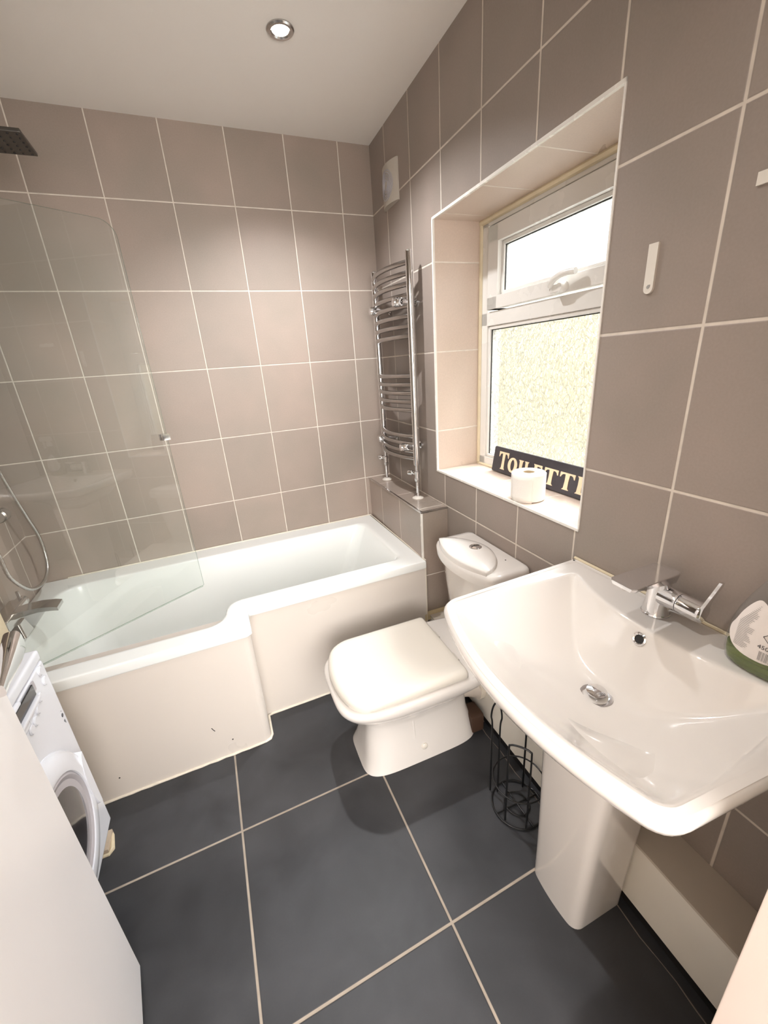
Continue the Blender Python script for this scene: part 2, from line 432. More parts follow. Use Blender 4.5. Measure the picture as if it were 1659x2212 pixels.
# rotate the joint pattern about the measured joint crossing
fl.matrix_world = Matrix.Translation((-1.1149, -1.1759, 0)) @ Matrix.Rotation(0.0072077, 4, 'Z') @ Matrix.Translation((1.1149, 1.1759, 0))
bm = new(); box(bm, -2.4, 0.15, YF-0.02, 0.05, CEIL, CEIL+0.08); struct('ceiling', bm, m_ceiling, smooth=0)
bm = new(); box(bm, -2.4, 0.35, 0.0, 0.12, -0.06, CEIL+0.08); struct('wall_back', bm, m_tile_back, smooth=0)
# window wall with the opening
WY0, WY1, WZ0, WZ1, WD = -1.4505, -0.6175, 0.951, 1.9415, 0.30
bm = new()
box(bm, 0, WD, WY1, 0.0, -0.06, CEIL+0.08); box(bm, 0, WD, -2.30, WY0, -0.06, CEIL+0.08)
box(bm, 0, WD, WY0, WY1, -0.06, WZ0); box(bm, 0, WD, WY0, WY1, WZ1, CEIL+0.08)
bmesh.ops.remove_doubles(bm, verts=bm.verts[:], dist=1e-5)
wr = struct('wall_right', bm, [m_tile_right, m_tile_side, m_tile_flat], 'R', smooth=0)
for p in wr.data.polygons:
    p.material_index = 0 if abs(p.normal.x) > 0.5 else (1 if abs(p.normal.y) > 0.5 else 2)
bm = new(); box(bm, XL-0.1, XL, -0.90, 0.0, -0.06, CEIL+0.08); struct('wall_left', bm, m_tile_left, smooth=0)
bm = new(); box(bm, -2.25, -1.60, -0.955, -0.895, -0.0, CEIL); struct('wall_return', bm, m_tile_left, smooth=0)
bm = new(); box(bm, -1.612, -1.596, -0.957, -0.893, 0.0, CEIL, 0.002); struct('trim_1', bm, m_silicone)
bm = new(); box(bm, -2.40, -2.25, YF-0.1, -0.93, -0.06, CEIL+0.08); struct('wall_alcove', bm, m_wallpaint, smooth=0)
# door wall: opening x -1.285 .. -0.49, head 2.05
DX0, DX1, DH = -1.292, -0.470, 2.02
bm = new()
box(bm, -2.4, DX0-0.03, YF-0.11, YF, -0.06, CEIL+0.08); box(bm, DX1+0.03, 0.30, YF-0.11, YF, -0.06, CEIL+0.08)
box(bm, DX0-0.03, DX1+0.03, YF-0.11, YF, DH+0.03, CEIL+0.08)
struct('wall_front', bm, m_wallpaint, smooth=0)
bm = new()
box(bm, DX1, DX1+0.03, YF-0.125, YF+0.012, 0, DH, 0.002); box(bm, DX0-0.03, DX0, YF-0.125, YF+0.012, 0, DH, 0.002)
box(bm, DX0-0.03, DX1+0.03, YF-0.125, YF+0.012, DH, DH+0.03, 0.002)
struct('trim_2', bm, simple('door_frame_paint', sl((212, 198, 188)), 0.4, nz=0.04))
# hall behind the doorway
bm = new(); box(bm, -2.6, 1.0, -4.2, YF-0.11, -0.06, -0.001); struct('floor_hall', bm, m_hallfloor, smooth=0)
bm = new(); box(bm, -2.6, 1.0, -4.2, YF-0.11, CEIL, CEIL+0.08); struct('ceiling_hall', bm, m_ceiling, smooth=0)
bm = new(); box(bm, -2.6, 1.0, -4.3, -4.2, -0.06, CEIL+0.08); box(bm, -2.7, -2.6, -4.3, YF-0.1, -0.06, CEIL+0.08); box(bm, 1.0, 1.1, -4.3, YF-0.1, -0.06, CEIL+0.08)
struct('wall_hall', bm, m_wallpaint, smooth=0)

# tall tiled pipe boxing under the towel rail, and the low boxing along the window wall
BZ = 0.792
bm = new(); box(bm, -0.135, 0, -0.703, 0.004, 0.262, BZ)
pb = struct('wall_boxing', bm, [m_tile_boxside, m_tile_boxend, m_tile_boxtop], 'R', smooth=0)
for p in pb.data.polygons:
    p.material_index = 0 if abs(p.normal.x) > 0.5 else (1 if abs(p.normal.y) > 0.5 else 2)
bm = new()
box(bm, -0.139, -0.130, -0.706, 0.0, BZ-0.006, BZ+0.003, 0.001); box(bm, -0.139, 0, -0.707, -0.698, BZ-0.006, BZ+0.003, 0.001)
struct('trim_3', bm, m_chrome2, 'R')
bm = new(); box(bm, -0.139, -0.130, -0.7065, -0.698, 0.262, BZ-0.006, 0.001); struct('trim_4', bm, m_trimwhite, 'R')
bm = new(); box(bm, -0.148, 0, -0.722, -0.66, 0.225, 0.262, 0.002); struct('trim_5', bm, m_wood, 'R')
bm = new(); box(bm, -0.112, 0, -2.14, -0.66, 0.035, 0.244, 0.002, mat=0); box(bm, -0.116, 0, -2.14, -0.66, 0.244, 0.252, 0.001, mat=1)
struct('wall_low_boxing', bm, [m_boxwhite, simple('boxing_lid_greige', sl((188, 178, 164)), 0.45, nz=0.10)], 'R')
bm = new(); box(bm, -0.106, 0, -2.14, -0.66, 0.0, 0.035); struct('baseboard_right', bm, m_skirt, 'R')
bm = new(); tube(bm, [(-0.134+0.003*math.sin(i*1.7), -0.78-i*0.045, 0.001) for i in range(31)], [0.0008+0.0010*abs(math.sin(i*2.3)) for i in range(31)], 6)
struct('trim_6', bm, simple('dirty_silicone', sl((112, 102, 94)), 0.6, nz=0.4, nscale=30), 'R')
# edge trims of the window opening
bm = new(); t = 0.007
box(bm, -0.003, 0.006, WY1-0.002, WY1+t, WZ0-t, WZ1+t, 0.001); box(bm, -0.003, 0.006, WY0-0.003, WY0+0.002, WZ0-t, WZ1+t, 0.001)
box(bm, -0.003, 0.006, WY0-0.003, WY1+t, WZ0-t, WZ0+0.002, 0.001); box(bm, -0.003, 0.006, WY0-0.003, WY1+t, WZ1-0.002, WZ1+t, 0.001)
struct('trim_7', bm, m_trimwhite, 'R')
bm = new()
tube(bm, [(-0.150, -0.715, 0.03), (-0.150, -0.715, 0.55)], 0.004, 8)
struct('trim_8', bm, m_silwhite, 'W')

# ------------------------------------------------------------------ window
FX = 0.225
wn_ = obj('window_1', (lambda b: (box(b, FX-0.002, FX+0.07, WY0, WY0+0.055, WZ0, WZ1, 0.002), box(b, FX-0.002, FX+0.07, WY1-0.050, WY1, WZ0, WZ1, 0.002),
      box(b, FX-0.002, FX+0.07, WY0, WY1, WZ0, WZ0+0.042, 0.002), box(b, FX-0.002, FX+0.07, WY0, WY1, WZ1-0.030, WZ1, 0.002),
      box(b, FX-0.002, FX+0.07, WY0, WY1, 1.552, 1.606, 0.004)) and b)(new()), m_upvc, None, 'R')
wn_['kind'] = 'structure'
GL, GR = WY1-0.135, WY0+0.14      # upper glass limits
b = new()
for a in ((WY1-0.128, WY1-0.062, 1.612, 1.905), (WY0+0.062, WY0+0.128, 1.612, 1.905)): box(b, FX-0.014, FX+0.05, a[0], a[1], a[2], a[3], 0.004)
box(b, FX-0.014, FX+0.05, WY0+0.062, WY1-0.062, 1.845, 1.905, 0.004); box(b, FX-0.014, FX+0.05, WY0+0.062, WY1-0.062, 1.612, 1.660, 0.004)
obj('opening_sash', b, m_upvc, wn_)
b = new()
for (y0, y1, z0, z1) in ((WY0+0.055, WY1-0.050, 0.993, 1.552), (WY0+0.128, WY1-0.128, 1.660, 1.845)):
    w = 0.014
    box(b, FX+0.004, FX+0.03, y0, y0+w, z0, z1, 0.004); box(b, FX+0.004, FX+0.03, y1-w, y1, z0, z1, 0.004)
    box(b, FX+0.004, FX+0.03, y0, y1, z0, z0+w, 0.004); box(b, FX+0.004, FX+0.03, y0, y1, z1-w, z1, 0.004)
obj('glazing_bead', b, m_upvc, wn_)
b = new()
for (y0, y1, z0, z1) in ((WY0+0.067, WY1-0.062, 1.005, 1.540), (WY0+0.140, WY1-0.140, 1.672, 1.833)):
    w = 0.005
    box(b, FX+0.012, FX+0.016, y0, y0+w, z0, z1); box(b, FX+0.012, FX+0.016, y1-w, y1, z0, z1)
    box(b, FX+0.012, FX+0.016, y0, y1, z0, z0+w*0.6); box(b, FX+0.012, FX+0.016, y0, y1, z1-w, z1)
obj('black_gasket', b, m_darkm, wn_)
b = new(); box(b, FX+0.016, FX+0.020, WY0+0.06, WY1-0.055, 0.998, 1.548); obj('pane', b, m_obs, wn_)
b = new(); box(b, FX+0.016, FX+0.020, WY0+0.132, WY1-0.132, 1.664, 1.841); obj('pane', b, m_obs, wn_)
b = new()
tube(b, [(FX-0.004, WY1-0.004, z) for z in (WZ0+0.01, 1.3, 1.6, WZ1-0.01)], 0.009, 8); tube(b, [(FX-0.004, y, WZ1-0.006) for y in (WY1, -1.0, WY0)], 0.012, 8)
tube(b, [(FX-0.004, y, WZ0+0.003) for y in (WY1, -1.0, WY0)], 0.007, 8)
obj('sealant', b, m_silicone, wn_)
# casement handle on the sash
h = obj('sash_handle', (lambda b: (box(b, FX-0.040, FX-0.012, -1.105, -1.065, 1.612, 1.640, 0.006, 3),
      lathe(b, (FX-0.014, -1.105, 1.628), (-1, 0, 0), [(0.016, 0), (0.016, 0.018), (0.012, 0.026), (0.0, 0.028)], 20)) and b)(new()), m_upvc, wn_)
b = new()
P = spline([(FX-0.042, -1.070, 1.636), (FX-0.050, -1.085, 1.647), (FX-0.052, -1.115, 1.658), (FX-0.048, -1.145, 1.662), (FX-0.044, -1.175, 1.660)], 6)
tube(b, P, 0.0095, 12); h2 = obj('lever', b, m_upvc, h)
b = new(); cyl(b, (FX-0.034, -1.0645, 1.626), (FX-0.034, -1.068, 1.626), 0.006); obj('key_lock', b, m_chrome2, h)
# outside, seen blurred through the obscured glass
m_out = simple('garden_wall_render', sl((178, 164, 132)), 0.9, nz=0.1, nscale=1.5)
m_grass = simple('garden_grass', sl((150, 165, 90)), 0.95, nz=0.3, nscale=3)
b = new(); box(b, 2.6, 2.8, -5, 3.5, -0.5, 2.15); struct('wall_garden', b, m_out, 'R')

# ------------------------------------------------------------------ bath
bath = thing('bath', 'white L-shaped bath along the tiled wall with cream front panels', 'bath', (-0.98, -0.4, 0.0))
RZ = 0.558
xr0, xr1 = -0.139, -0.153     # outer right edge at the back wall / at the front (boxing is slightly turned)
def bo(d, r=1.0): return rpoly([(XL+0.003+d, -0.002-d, 0.003), (-0.150-d, -0.002-d, 0.003), (-0.150-d, -0.727+d, 0.004), (-0.957-d, -0.727+d, max(0.004, 0.004+d)), (-0.957-d, -0.864+d, 0.022*r), (XL+0.003+d, -0.864+d, 0.004)], 6, 6)
def bi(d, z=None):
    return rpoly([(-1.735+d, -0.118-d, 0.11), (-0.235-d*2.2, -0.108-d, 0.055), (-0.232-d*2.2, -0.640+d, 0.055), (-1.020-d, -0.640+d, 0.055), (-1.050-d, -0.785+d, 0.075), (-1.735+d, -0.785+d, 0.11)], 6, 6)
outer = [(bo(0.012), RZ-0.040), (bo(0.004), RZ-0.040), (bo(0.0), RZ-0.034), (bo(0.0), RZ-0.008), (bo(0.002), RZ-0.002), (bo(0.006), RZ), (bo(0.012), RZ)]
rings = [zring(o, z) for o, z in outer]
rings += [zring(bi(-0.012), RZ), zring(bi(-0.006), RZ), zring(bi(0.0), RZ-0.002), zring(bi(0.004), RZ-0.009)]
def bfloor(t):
    a = bi(0.005)
    c = rpoly([(-1.62, -0.20, 0.09), (-0.50, -0.19, 0.09), (-0.50, -0.55, 0.09), (-1.06, -0.55, 0.05), (-1.10, -0.70, 0.07), (-1.62, -0.70, 0.09)], 6, 6)
    return [p.lerp(q, t) for p, q in zip(a, c)]
for t, z in ((0.14, 0.47), (0.32, 0.36), (0.52, 0.26), (0.72, 0.19), (0.88, 0.155), (1.0, 0.145)):
    rings.append(zring(bfloor(t), z))
bm = new(); loft(bm, rings, cap0=False, cap1=True)
obj('bath_shell', bm, m_acryl, bath, smooth=40)
bm = new(); box(bm, -0.970, -0.152, -0.718, -0.706, 0.0, RZ-0.036, 0.001)
obj('front_panel', bm, m_panel, bath)
po = rpoly([(-1.823, -0.7, 0.001), (-0.966, -0.70, 0.001), (-0.966, -0.855, 0.030), (-1.823, -0.855, 0.001)], 8, 2)
bm = new(); loft(bm, [zring(inset(po, 0), 0.0), zring(po, RZ-0.036)], True, True)
obj('front_panel', bm, m_panel, bath)
bm = new()
pts = [(-1.60+i*0.03, -0.857+0.0015*math.sin(i*3.1), 0.003) for i in range(20)]+[(-0.990, -0.856, 0.003), (-0.972, -0.850, 0.003), (-0.963, -0.832, 0.003), (-0.962, -0.80, 0.003), (-0.962, -0.725, 0.003), (-0.94, -0.720, 0.003)]+[(-0.90+i*0.05, -0.720+0.001*math.sin(i*2.2), 0.003) for i in range(15)]
tube(bm, pts, [0.004+0.0018*abs(math.sin(i*1.9)) for i in range(len(pts))], 8)
obj('floor_sealant', bm, m_silwhite, bath)
bm = new(); tube(bm, [(XL+0.1, -0.0045, RZ+0.001), (-1.0, -0.0045, RZ+0.001), (-0.15, -0.0045, RZ+0.001)], 0.004, 8); tube(bm, [(-0.147, -0.004, RZ+0.001), (-0.150, -0.72, RZ+0.001)], 0.003, 8)
obj('wall_sealant', bm, m_silwhite, bath)
bm = new(); lathe(bm, (-1.45, -0.45, 0.147), (0, 0, 1), [(0.034, -0.002), (0.034, 0.002), (0.026, 0.004), (0.0, 0.005)])
obj('waste', bm, m_chrome, bath)
# small scuffs on the panel
bm = new(); tube(bm, [(-1.172, -0.8565, 0.165), (-1.168, -0.8568, 0.155), (-1.163, -0.8565, 0.146)], 0.0012, 6); obj('panel_scuff', bm, m_darkm, bath)
for x_, z_ in ((-1.11, 0.075), (-1.50, 0.09)):
    bm = new(); lathe(bm, (x_, -0.855, z_), (0, -1, 0), [(0.003, 0), (0.002, 0.0012), (0.0, 0.0014)], 10); obj('panel_speck', bm, m_darkm, bath)

# bath tap on the tap-end rim
bt = thing('bath_mixer_tap', 'wide chrome bath mixer tap on the bath rim behind the glass screen', 'tap', (-1.775, -0.47, RZ))
bm = new()
loft(bm, [zring(rpoly([(-1.735, -0.44, 0.01), (-1.735, -0.52, 0.01), (-1.81, -0.52, 0.01), (-1.81, -0.44, 0.01)], 4, 1), RZ), zring(rpoly([(-1.745, -0.452, 0.01), (-1.745, -0.508, 0.01), (-1.80, -0.508, 0.01), (-1.80, -0.452, 0.01)], 4, 1), RZ+0.055)])
box(bm, -1.815, -1.755, -0.56, -0.36, RZ+0.050, RZ+0.10, 0.010, 3)
obj('tap_body', bm, m_chrome2, bt)
bm = new(); rg = []
for x, zc_, hw, ht in ((-1.775, RZ+0.085, 0.030, 0.012), (-1.73, RZ+0.092, 0.031, 0.011), (-1.68, RZ+0.094, 0.032, 0.009), (-1.64, RZ+0.088, 0.033, 0.008), (-1.620, RZ+0.082, 0.033, 0.007)):
    rg.append([Vector((x, -0.47+hw*a, zc_+ht*c)) for a, c in ((-1, -1), (1, -1), (1, 1), (-1, 1))])
loft(bm, rg); bmesh.ops.bevel(bm, geom=[e for e in bm.edges if e.calc_face_angle(0) > 0.6], offset=0.003, segments=2, affect='EDGES')
obj('spout', bm, m_chrome2, bt)
for yy in (-0.35, -0.57):
    bm = new(); s_ = 1 if yy > -0.45 else -1
    lathe(bm, (-1.785, yy-s_*0.012, RZ+0.075), (0, s_, 0), [(0.022, 0), (0.022, 0.03), (0.018, 0.036), (0, 0.036)], 24); box(bm, -1.790, -1.780, yy+s_*0.004-0.004, yy+s_*0.004+0.004, RZ+0.08, RZ+0.125, 0.002)
    obj('tap_handle', bm, m_chrome2, bt)
# shower: bar valve, hose, head
sv = thing('shower_bar_valve', 'chrome shower bar valve on the tiled wall at the tap end of the bath', 'shower', (XL, -0.42, 0.98))
bm = new(); cyl(bm, (-1.765, -0.30, 0.98), (-1.765, -0.54, 0.98), 0.022); cyl(bm, (XL, -0.345, 0.98), (-1.765, -0.345, 0.98), 0.016); cyl(bm, (XL, -0.495, 0.98), (-1.765, -0.495, 0.98), 0.016)
obj('valve_body', bm, m_chrome2, sv)
for yy, s_ in ((-0.30, 1), (-0.54, -1)):
    bm = new(); lathe(bm, (-1.765, yy, 0.98), (0, s_, 0), [(0.026, 0), (0.026, 0.04), (0.020, 0.048), (0, 0.048)]); obj('valve_knob', bm, m_chrome2, sv)
bm = new()
P = spline([(-1.765, -0.42, 0.96), (-1.762, -0.412, 0.86), (-1.76, -0.405, 0.766), (-1.76, -0.318, 0.672), (-1.76, -0.22, 0.634), (-1.76, -0.13, 0.637), (-1.76, -0.066, 0.686), (-1.76, -0.052, 0.80), (-1.76, -0.100, 0.93), (-1.76, -0.135, 1.02), (-1.762, -0.166, 1.13), (-1.77, -0.19, 1.30)], 14)
tube(bm, P, [0.0072+0.0006*math.sin(i*2.4) for i in range(len(P))], 10)
hose = tag(obj('shower_hose', bm, m_chrome2, None, 'W', (-1.76, -0.22, 0.634)), 'looped grey shower hose hanging above the bath tap', 'hose')
hs = thing('hand_shower', 'chrome hand shower held on the tiled wall above the bath tap', 'shower', (-1.80, -0.19, 1.36))
bm = new(); box(bm, XL, -1.785, -0.21, -0.17, 1.33, 1.37, 0.006); obj('wall_bracket', bm, m_chrome2, hs)
bm = new(); tube(bm, [(-1.77, -0.19, 1.30), (-1.768, -0.19, 1.38), (-1.745, -0.19, 1.48)], [0.011, 0.013, 0.011], 12); obj('handle', bm, m_plastic, hs)
bm = new(); lathe(bm, (-1.75, -0.19, 1.50), (1, 0, -0.5), [(0.02, -0.012), (0.05, 0.0), (0.05, 0.012), (0, 0.014)]); obj('spray_head', bm, m_chrome2, hs)
rh = thing('rain_shower_head', 'square dark overhead rain shower head on a wall arm near the ceiling', 'shower', (-1.39, -0.48, 2.10))
bm = new(); box(bm, -1.50, -1.277, -0.552, -0.408, 2.100, 2.110, 0.002); obj('head_plate', bm, simple('dark_brushed_steel', (0.10, 0.09, 0.08), 0.35, metal=0.9, nz=0.15), rh)
bm = new()
for i in range(10):
    for j in range(6): lathe(bm, (-1.488+i*0.0222, -0.540+j*0.024, 2.1005), (0, 0, -1), [(0.003, 0), (0.0025, 0.0025), (0, 0.003)], 8)
obj('spray_nozzle', bm, m_darkm, rh)['kind'] = 'stuff'
bm = new(); cyl(bm, (-1.40, -0.48, 2.108), (-1.40, -0.48, 2.145), 0.012); tube(bm, [(-1.40, -0.48, 2.14), (-1.60, -0.48, 2.14), (XL, -0.48, 2.14)], 0.010, 12); cyl(bm, (XL, -0.48, 2.14), (XL+0.008, -0.48, 2.14), 0.028)
obj('shower_arm', bm, m_chrome2, rh)

# glass screen: from the wall at the outer corner, swung in over the bath
A2, B2 = Vector((-1.815, -0.860)), Vector((-1.115, -0.438))
sd = (B2-A2).normalized(); sn = Vector((-sd.y, sd.x)); SL = (B2-A2).length
scr = thing('bath_screen', 'clear glass bath screen swung inward over the bath', 'shower screen', (A2.x, A2.y, RZ+0.004))
ZB, ZT, rc = RZ+0.006, 1.932, 0.05
prof = [(0.012, ZB), (SL-0.004, ZB), (SL, ZB+0.004)]+[(SL-rc+rc*math.cos(a), ZT-rc+rc*math.sin(a)) for a in [PI/2*i/8 for i in range(9)]]+[(0.012, ZT)]
bm = new()
rg = [[Vector((A2.x+sd.x*u+sn.x*o, A2.y+sd.y*u+sn.y*o, z)) for u, z in prof] for o in (-0.003, 0.003)]
loft(bm, rg)
for f in bm.faces: f.normal_update(); f.material_index = 0 if abs(f.normal.x*sn.x+f.normal.y*sn.y) > 0.9 else 1
obj('glass_panel', bm, [m_screen, glass_clear('glass_cut_edge', (0.60, 0.68, 0.64), 0.12)], scr, smooth=0)
def sp_(u, o, z): return Vector((A2.x+sd.x*u+sn.x*o, A2.y+sd.y*u+sn.y*o, z))
def sbox(bm, u0, u1, o0, o1, z0, z1):
    loft(bm, [[sp_(u0, o0, z), sp_(u1, o0, z), sp_(u1, o1, z), sp_(u0, o1, z)] for z in (z0, z1)])
bm = new(); sbox(bm, -0.006, 0.016, -0.013, 0.013, ZB, ZT); obj('wall_profile', bm, m_trimwhite, scr)
bm = new(); sbox(bm, 0.014, SL-0.006, -0.0022, 0.0022, RZ+0.001, ZB); obj('bottom_seal', bm, glass_clear('clear_seal', (0.8, 0.84, 0.8), 0.2), scr)
bm = new(); sbox(bm, SL-0.024, SL+0.004, -0.016, -0.003, 1.212, 1.236); sbox(bm, SL-0.024, SL+0.004, 0.003, 0.012, 1.212, 1.236)
obj('chrome_clip', bm, m_chrome, scr)

# ------------------------------------------------------------------ towel rail
tr_ = thing('towel_radiator', 'chrome ladder towel radiator with curved rungs on the window wall', 'radiator', (-0.03, -0.305, 0.955), 'R')
TX = -0.056
for yy in (-0.098, -0.510):
    bm = new(); lathe(bm, (TX, yy, 0.958), (0, 0, 1), [(0.0, 0.0), (0.012, 0.001), (0.0155, 0.006), (0.0155, 0.900), (0.012, 0.906), (0.0, 0.908)], 28)
    obj('upright_tube', bm, m_chrome, tr_)
zr = [1.822, 1.782, 1.742, 1.700, 1.660, 1.620, 1.580, 1.540]+[1.372, 1.334, 1.296, 1.258, 1.220]+[1.098, 1.062, 1.026, 0.992]
for z in zr:
    bm = new()
    pts = [(TX-0.002-0.046*(1-((y+0.304)/0.206)**2), y, z) for y in [-0.098-0.412*i/16 for i in range(17)]]
    tube(bm, pts, 0.0105, 12); obj('rung', bm, m_rung, tr_)
for yy, z in ((-0.155, 1.680), (-0.450, 1.680), (-0.155, 1.044), (-0.450, 1.044)):
    bm = new(); lathe(bm, (0.0, yy, z), (-1, 0, 0), [(0.018, 0), (0.018, 0.006), (0.010, 0.012), (0.010, 0.060), (0.017, 0.064), (0.020, 0.078), (0.021, 0.100), (0.016, 0.112), (0.006, 0.116), (0, 0.117)], 20)
    obj('wall_bracket', bm, m_chrome, tr_)
for yy in (-0.098, -0.510):
    v = thing('radiator_valve', 'chrome radiator valve and pipe under the %s of the towel radiator' % ('corner side upright' if yy > -0.2 else 'window side upright'), 'valve', (TX, yy, BZ), 'R')
    bm = new(); lathe(bm, (TX, yy, 0.885), (0, 0, 1), [(0.010, -0.01), (0.014, 0.0), (0.015, 0.008), (0.011, 0.012), (0.011, 0.030), (0.015, 0.032), (0.015, 0.044), (0.009, 0.048), (0.009, 0.073)], 20)
    cyl(bm, (TX, yy, 0.920), (TX-0.020, yy+0.028, 0.920), 0.009)
    lathe(bm, (TX-0.014, yy+0.020, 0.920), (-0.58, 0.81, 0), [(0.012, 0), (0.0135, 0.010), (0.013, 0.022), (0.009, 0.027), (0, 0.028)], 16)
    obj('valve_body', bm, m_chrome, v)
    bm = new(); cyl(bm, (TX, yy, BZ), (TX, yy, 0.880), 0.0082); obj('pipe', bm, m_chrome, v)
    bm = new(); lathe(bm, (TX, yy, BZ), (0, 0, 1), [(0.028, 0.0), (0.028, 0.003), (0.018, 0.009), (0.009, 0.011), (0.0082, 0.011)], 28); obj('pipe_collar', bm, m_plastic, v)

# ------------------------------------------------------------------ extractor fan
fan = thing('extractor_fan', 'off-white square extractor fan cover high on the window wall', 'fan', (0.0, -0.243, 2.10), 'R')
bm = new(); N = 18; F = [[None]*(N+1) for _ in range(N+1)]
for i in range(N+1):
    for j in range(N+1):
        u, v = i/N*2-1, j/N*2-1
        F[i][j] = bm.verts.new((-0.006-0.020*math.cos(u*PI/2)**0.8 if abs(u) < 1 else -0.006, -0.243+0.081*u, 2.174+0.076*v))
for i in range(N):
    for j in range(N): bm.faces.new((F[i][j], F[i+1][j], F[i+1][j+1], F[i][j+1]))
ed = [F[i][0] for i in range(N+1)]+[F[N][j] for j in range(1, N+1)]+[F[i][N] for i in range(N-1, -1, -1)]+[F[0][j] for j in range(N-1, 0, -1)]
bk = [bm.verts.new((0.0, v.co.y, v.co.z)) for v in ed]
for i in range(len(ed)): bm.faces.new((ed[i], ed[(i+1) % len(ed)], bk[(i+1) % len(bk)], bk[i]))
obj('fan_cover', bm, simple('aged_fan_plastic', sl((186, 178, 166)), 0.5, nz=0.06, nscale=25), fan)
bm = new()
for k, r in enumerate((0.018, 0.027, 0.036, 0.045, 0.054)):
    P = []
    for i in range(40):
        a = 2*PI*i/40; yy = r*math.cos(a); P.append((-0.0075-0.020*math.cos(yy/0.081*PI/2)**0.8, -0.243+yy, 2.172+r*math.sin(a)))
    tube(bm, P, 0.0022, 6, True)
obj('grille_ring', bm, m_wmgrey, fan)

# ------------------------------------------------------------------ hooks
def sticky(label, y0, z0, w, hgt, vert=True):
    bm = new()
    if vert:
        o2 = [(y0-w/2, z0+hgt), (y0+w/2, z0+hgt)]+[(y0+w/2*math.cos(a), z0+w/2-w/2*math.sin(a)) for a in [PI*i/10 for i in range(11)]]
    else:
        o2 = [(y0, z0), (y0, z0+hgt)]+[(y0-w+hgt/2-hgt/2*math.sin(a), z0+hgt/2+hgt/2*math.cos(a)) for a in [PI*i/10 for i in range(11)]]
    loft(bm, [[Vector((x, p[0], p[1])) for p in o2] for x in (0.0, -0.005)])
    o = obj('adhesive_strip', bm, m_plastic, None, 'R', (0, y0, z0)); tag(o, label, 'adhesive strip')
    bm = new()
    if vert: lathe(bm, (-0.005, y0, z0+0.013), (-1, 0, 0), [(0.0035, -0.001), (0.0035, 0.0006), (0, 0.0007)], 14); box(bm, -0.0056, -0.004, y0-0.004, y0+0.001, z0+0.013, z0+0.017)
    else: lathe(bm, (-0.005, y0-w+hgt/2, z0+hgt/2), (-1, 0, 0), [(0.0035, -0.001), (0.0035, 0.0006), (0, 0.0007)], 14)
    obj('hole', bm, m_inkgrey, o)
sticky('upright white adhesive strip with rounded end beside the window', -1.5665, 1.537, 0.021, 0.093)
sticky('horizontal white adhesive strip higher on the tiled window wall', -1.7350, 1.669, 0.09, 0.019, False)

# ------------------------------------------------------------------ downlight
dl = thing('ceiling_downlight', 'round chrome recessed downlight, lit, in the white ceiling', 'light', (SPOT[0], SPOT[1], CEIL), 'R')
bm = new(); lathe(bm, (SPOT[0], SPOT[1], CEIL+0.0), (0, 0, -1), [(0.042, 0.0), (0.042, 0.003), (0.038, 0.0065), (0.030, 0.006), (0.026, 0.002), (0.0255, -0.004)], 40)
obj('bezel', bm, m_chrome2, dl)
bm = new(); lathe(bm, (SPOT[0], SPOT[1], CEIL+0.001), (0, 0, -1), [(0.0255, 0.0), (0.0255, 0.001), (0.0, 0.003)], 32); obj('lamp_glass', bm, m_bulb, dl)

# ------------------------------------------------------------------ toilet
TC = -1.098
wc = thing('toilet', 'white close-coupled toilet with square cream lid closed, beside the bath', 'toilet', (-0.40, TC, 0.0), 'R')
secs = [(-0.395, 0.245, 0.235, 0.130, 5.0, 0.0), (-0.395, 0.240, 0.233, 0.127, 5.0, 0.012), (-0.395, 0.228, 0.230, 0.118, 4.4, 0.05), (-0.40, 0.212, 0.222, 0.103, 3.4, 0.12), (-0.40, 0.205, 0.218, 0.101, 3.2, 0.18),
        (-0.40, 0.215, 0.220, 0.112, 3.0, 0.225), (-0.40, 0.245, 0.228, 0.138, 3.0, 0.258), (-0.40, 0.282, 0.255, 0.168, 3.2, 0.288), (-0.40, 0.304, 0.33, 0.186, 3.6, 0.315), (-0.40, 0.314, 0.385, 0.193, 4.0, 0.340), (-0.40, 0.315, 0.392, 0.194, 4.2, 0.356), (-0.40, 0.311, 0.390, 0.190, 4.2, 0.366), (-0.40, 0.300, 0.382, 0.180, 4.2, 0.370)]
bm = new(); loft(bm, [selps(cx, TC, f, b_, h_, e, z, 72) for cx, f, b_, h_, e, z in secs])
obj('pan', bm, m_porc, wc, smooth=60)
bm = new(); loft(bm, [selps(-0.44, TC, 0.235, 0.19, 0.176, 4.2, z) for z in (0.369, 0.381)]); obj('seat', bm, m_seat, wc)
def lidring(d, z): return zring(resample(bow(TC, 0.186-d, 0.184-d, 0.655-d, 0.704-d, 0.06, 0.012, -0.252-d*0.6, s=8), 120), z)
bm = new(); LR = [(0.004, 0.374), (0.0, 0.378), (0.0, 0.394), (0.003, 0.402), (0.009, 0.4085), (0.020, 0.4125), (0.045, 0.4145), (0.08, 0.4150)]
loft(bm, [[Vector((p.x, p.y, z)) for p in lidring(d, z)] for d, z in LR])
obj('lid', bm, m_seat, wc, smooth=50)
for s_ in (-1, 1):
    bm = new(); cyl(bm, (-0.245, TC+s_*0.075-0.02, 0.379), (-0.245, TC+s_*0.075+0.02, 0.379), 0.008); obj('hinge', bm, m_seat, wc)
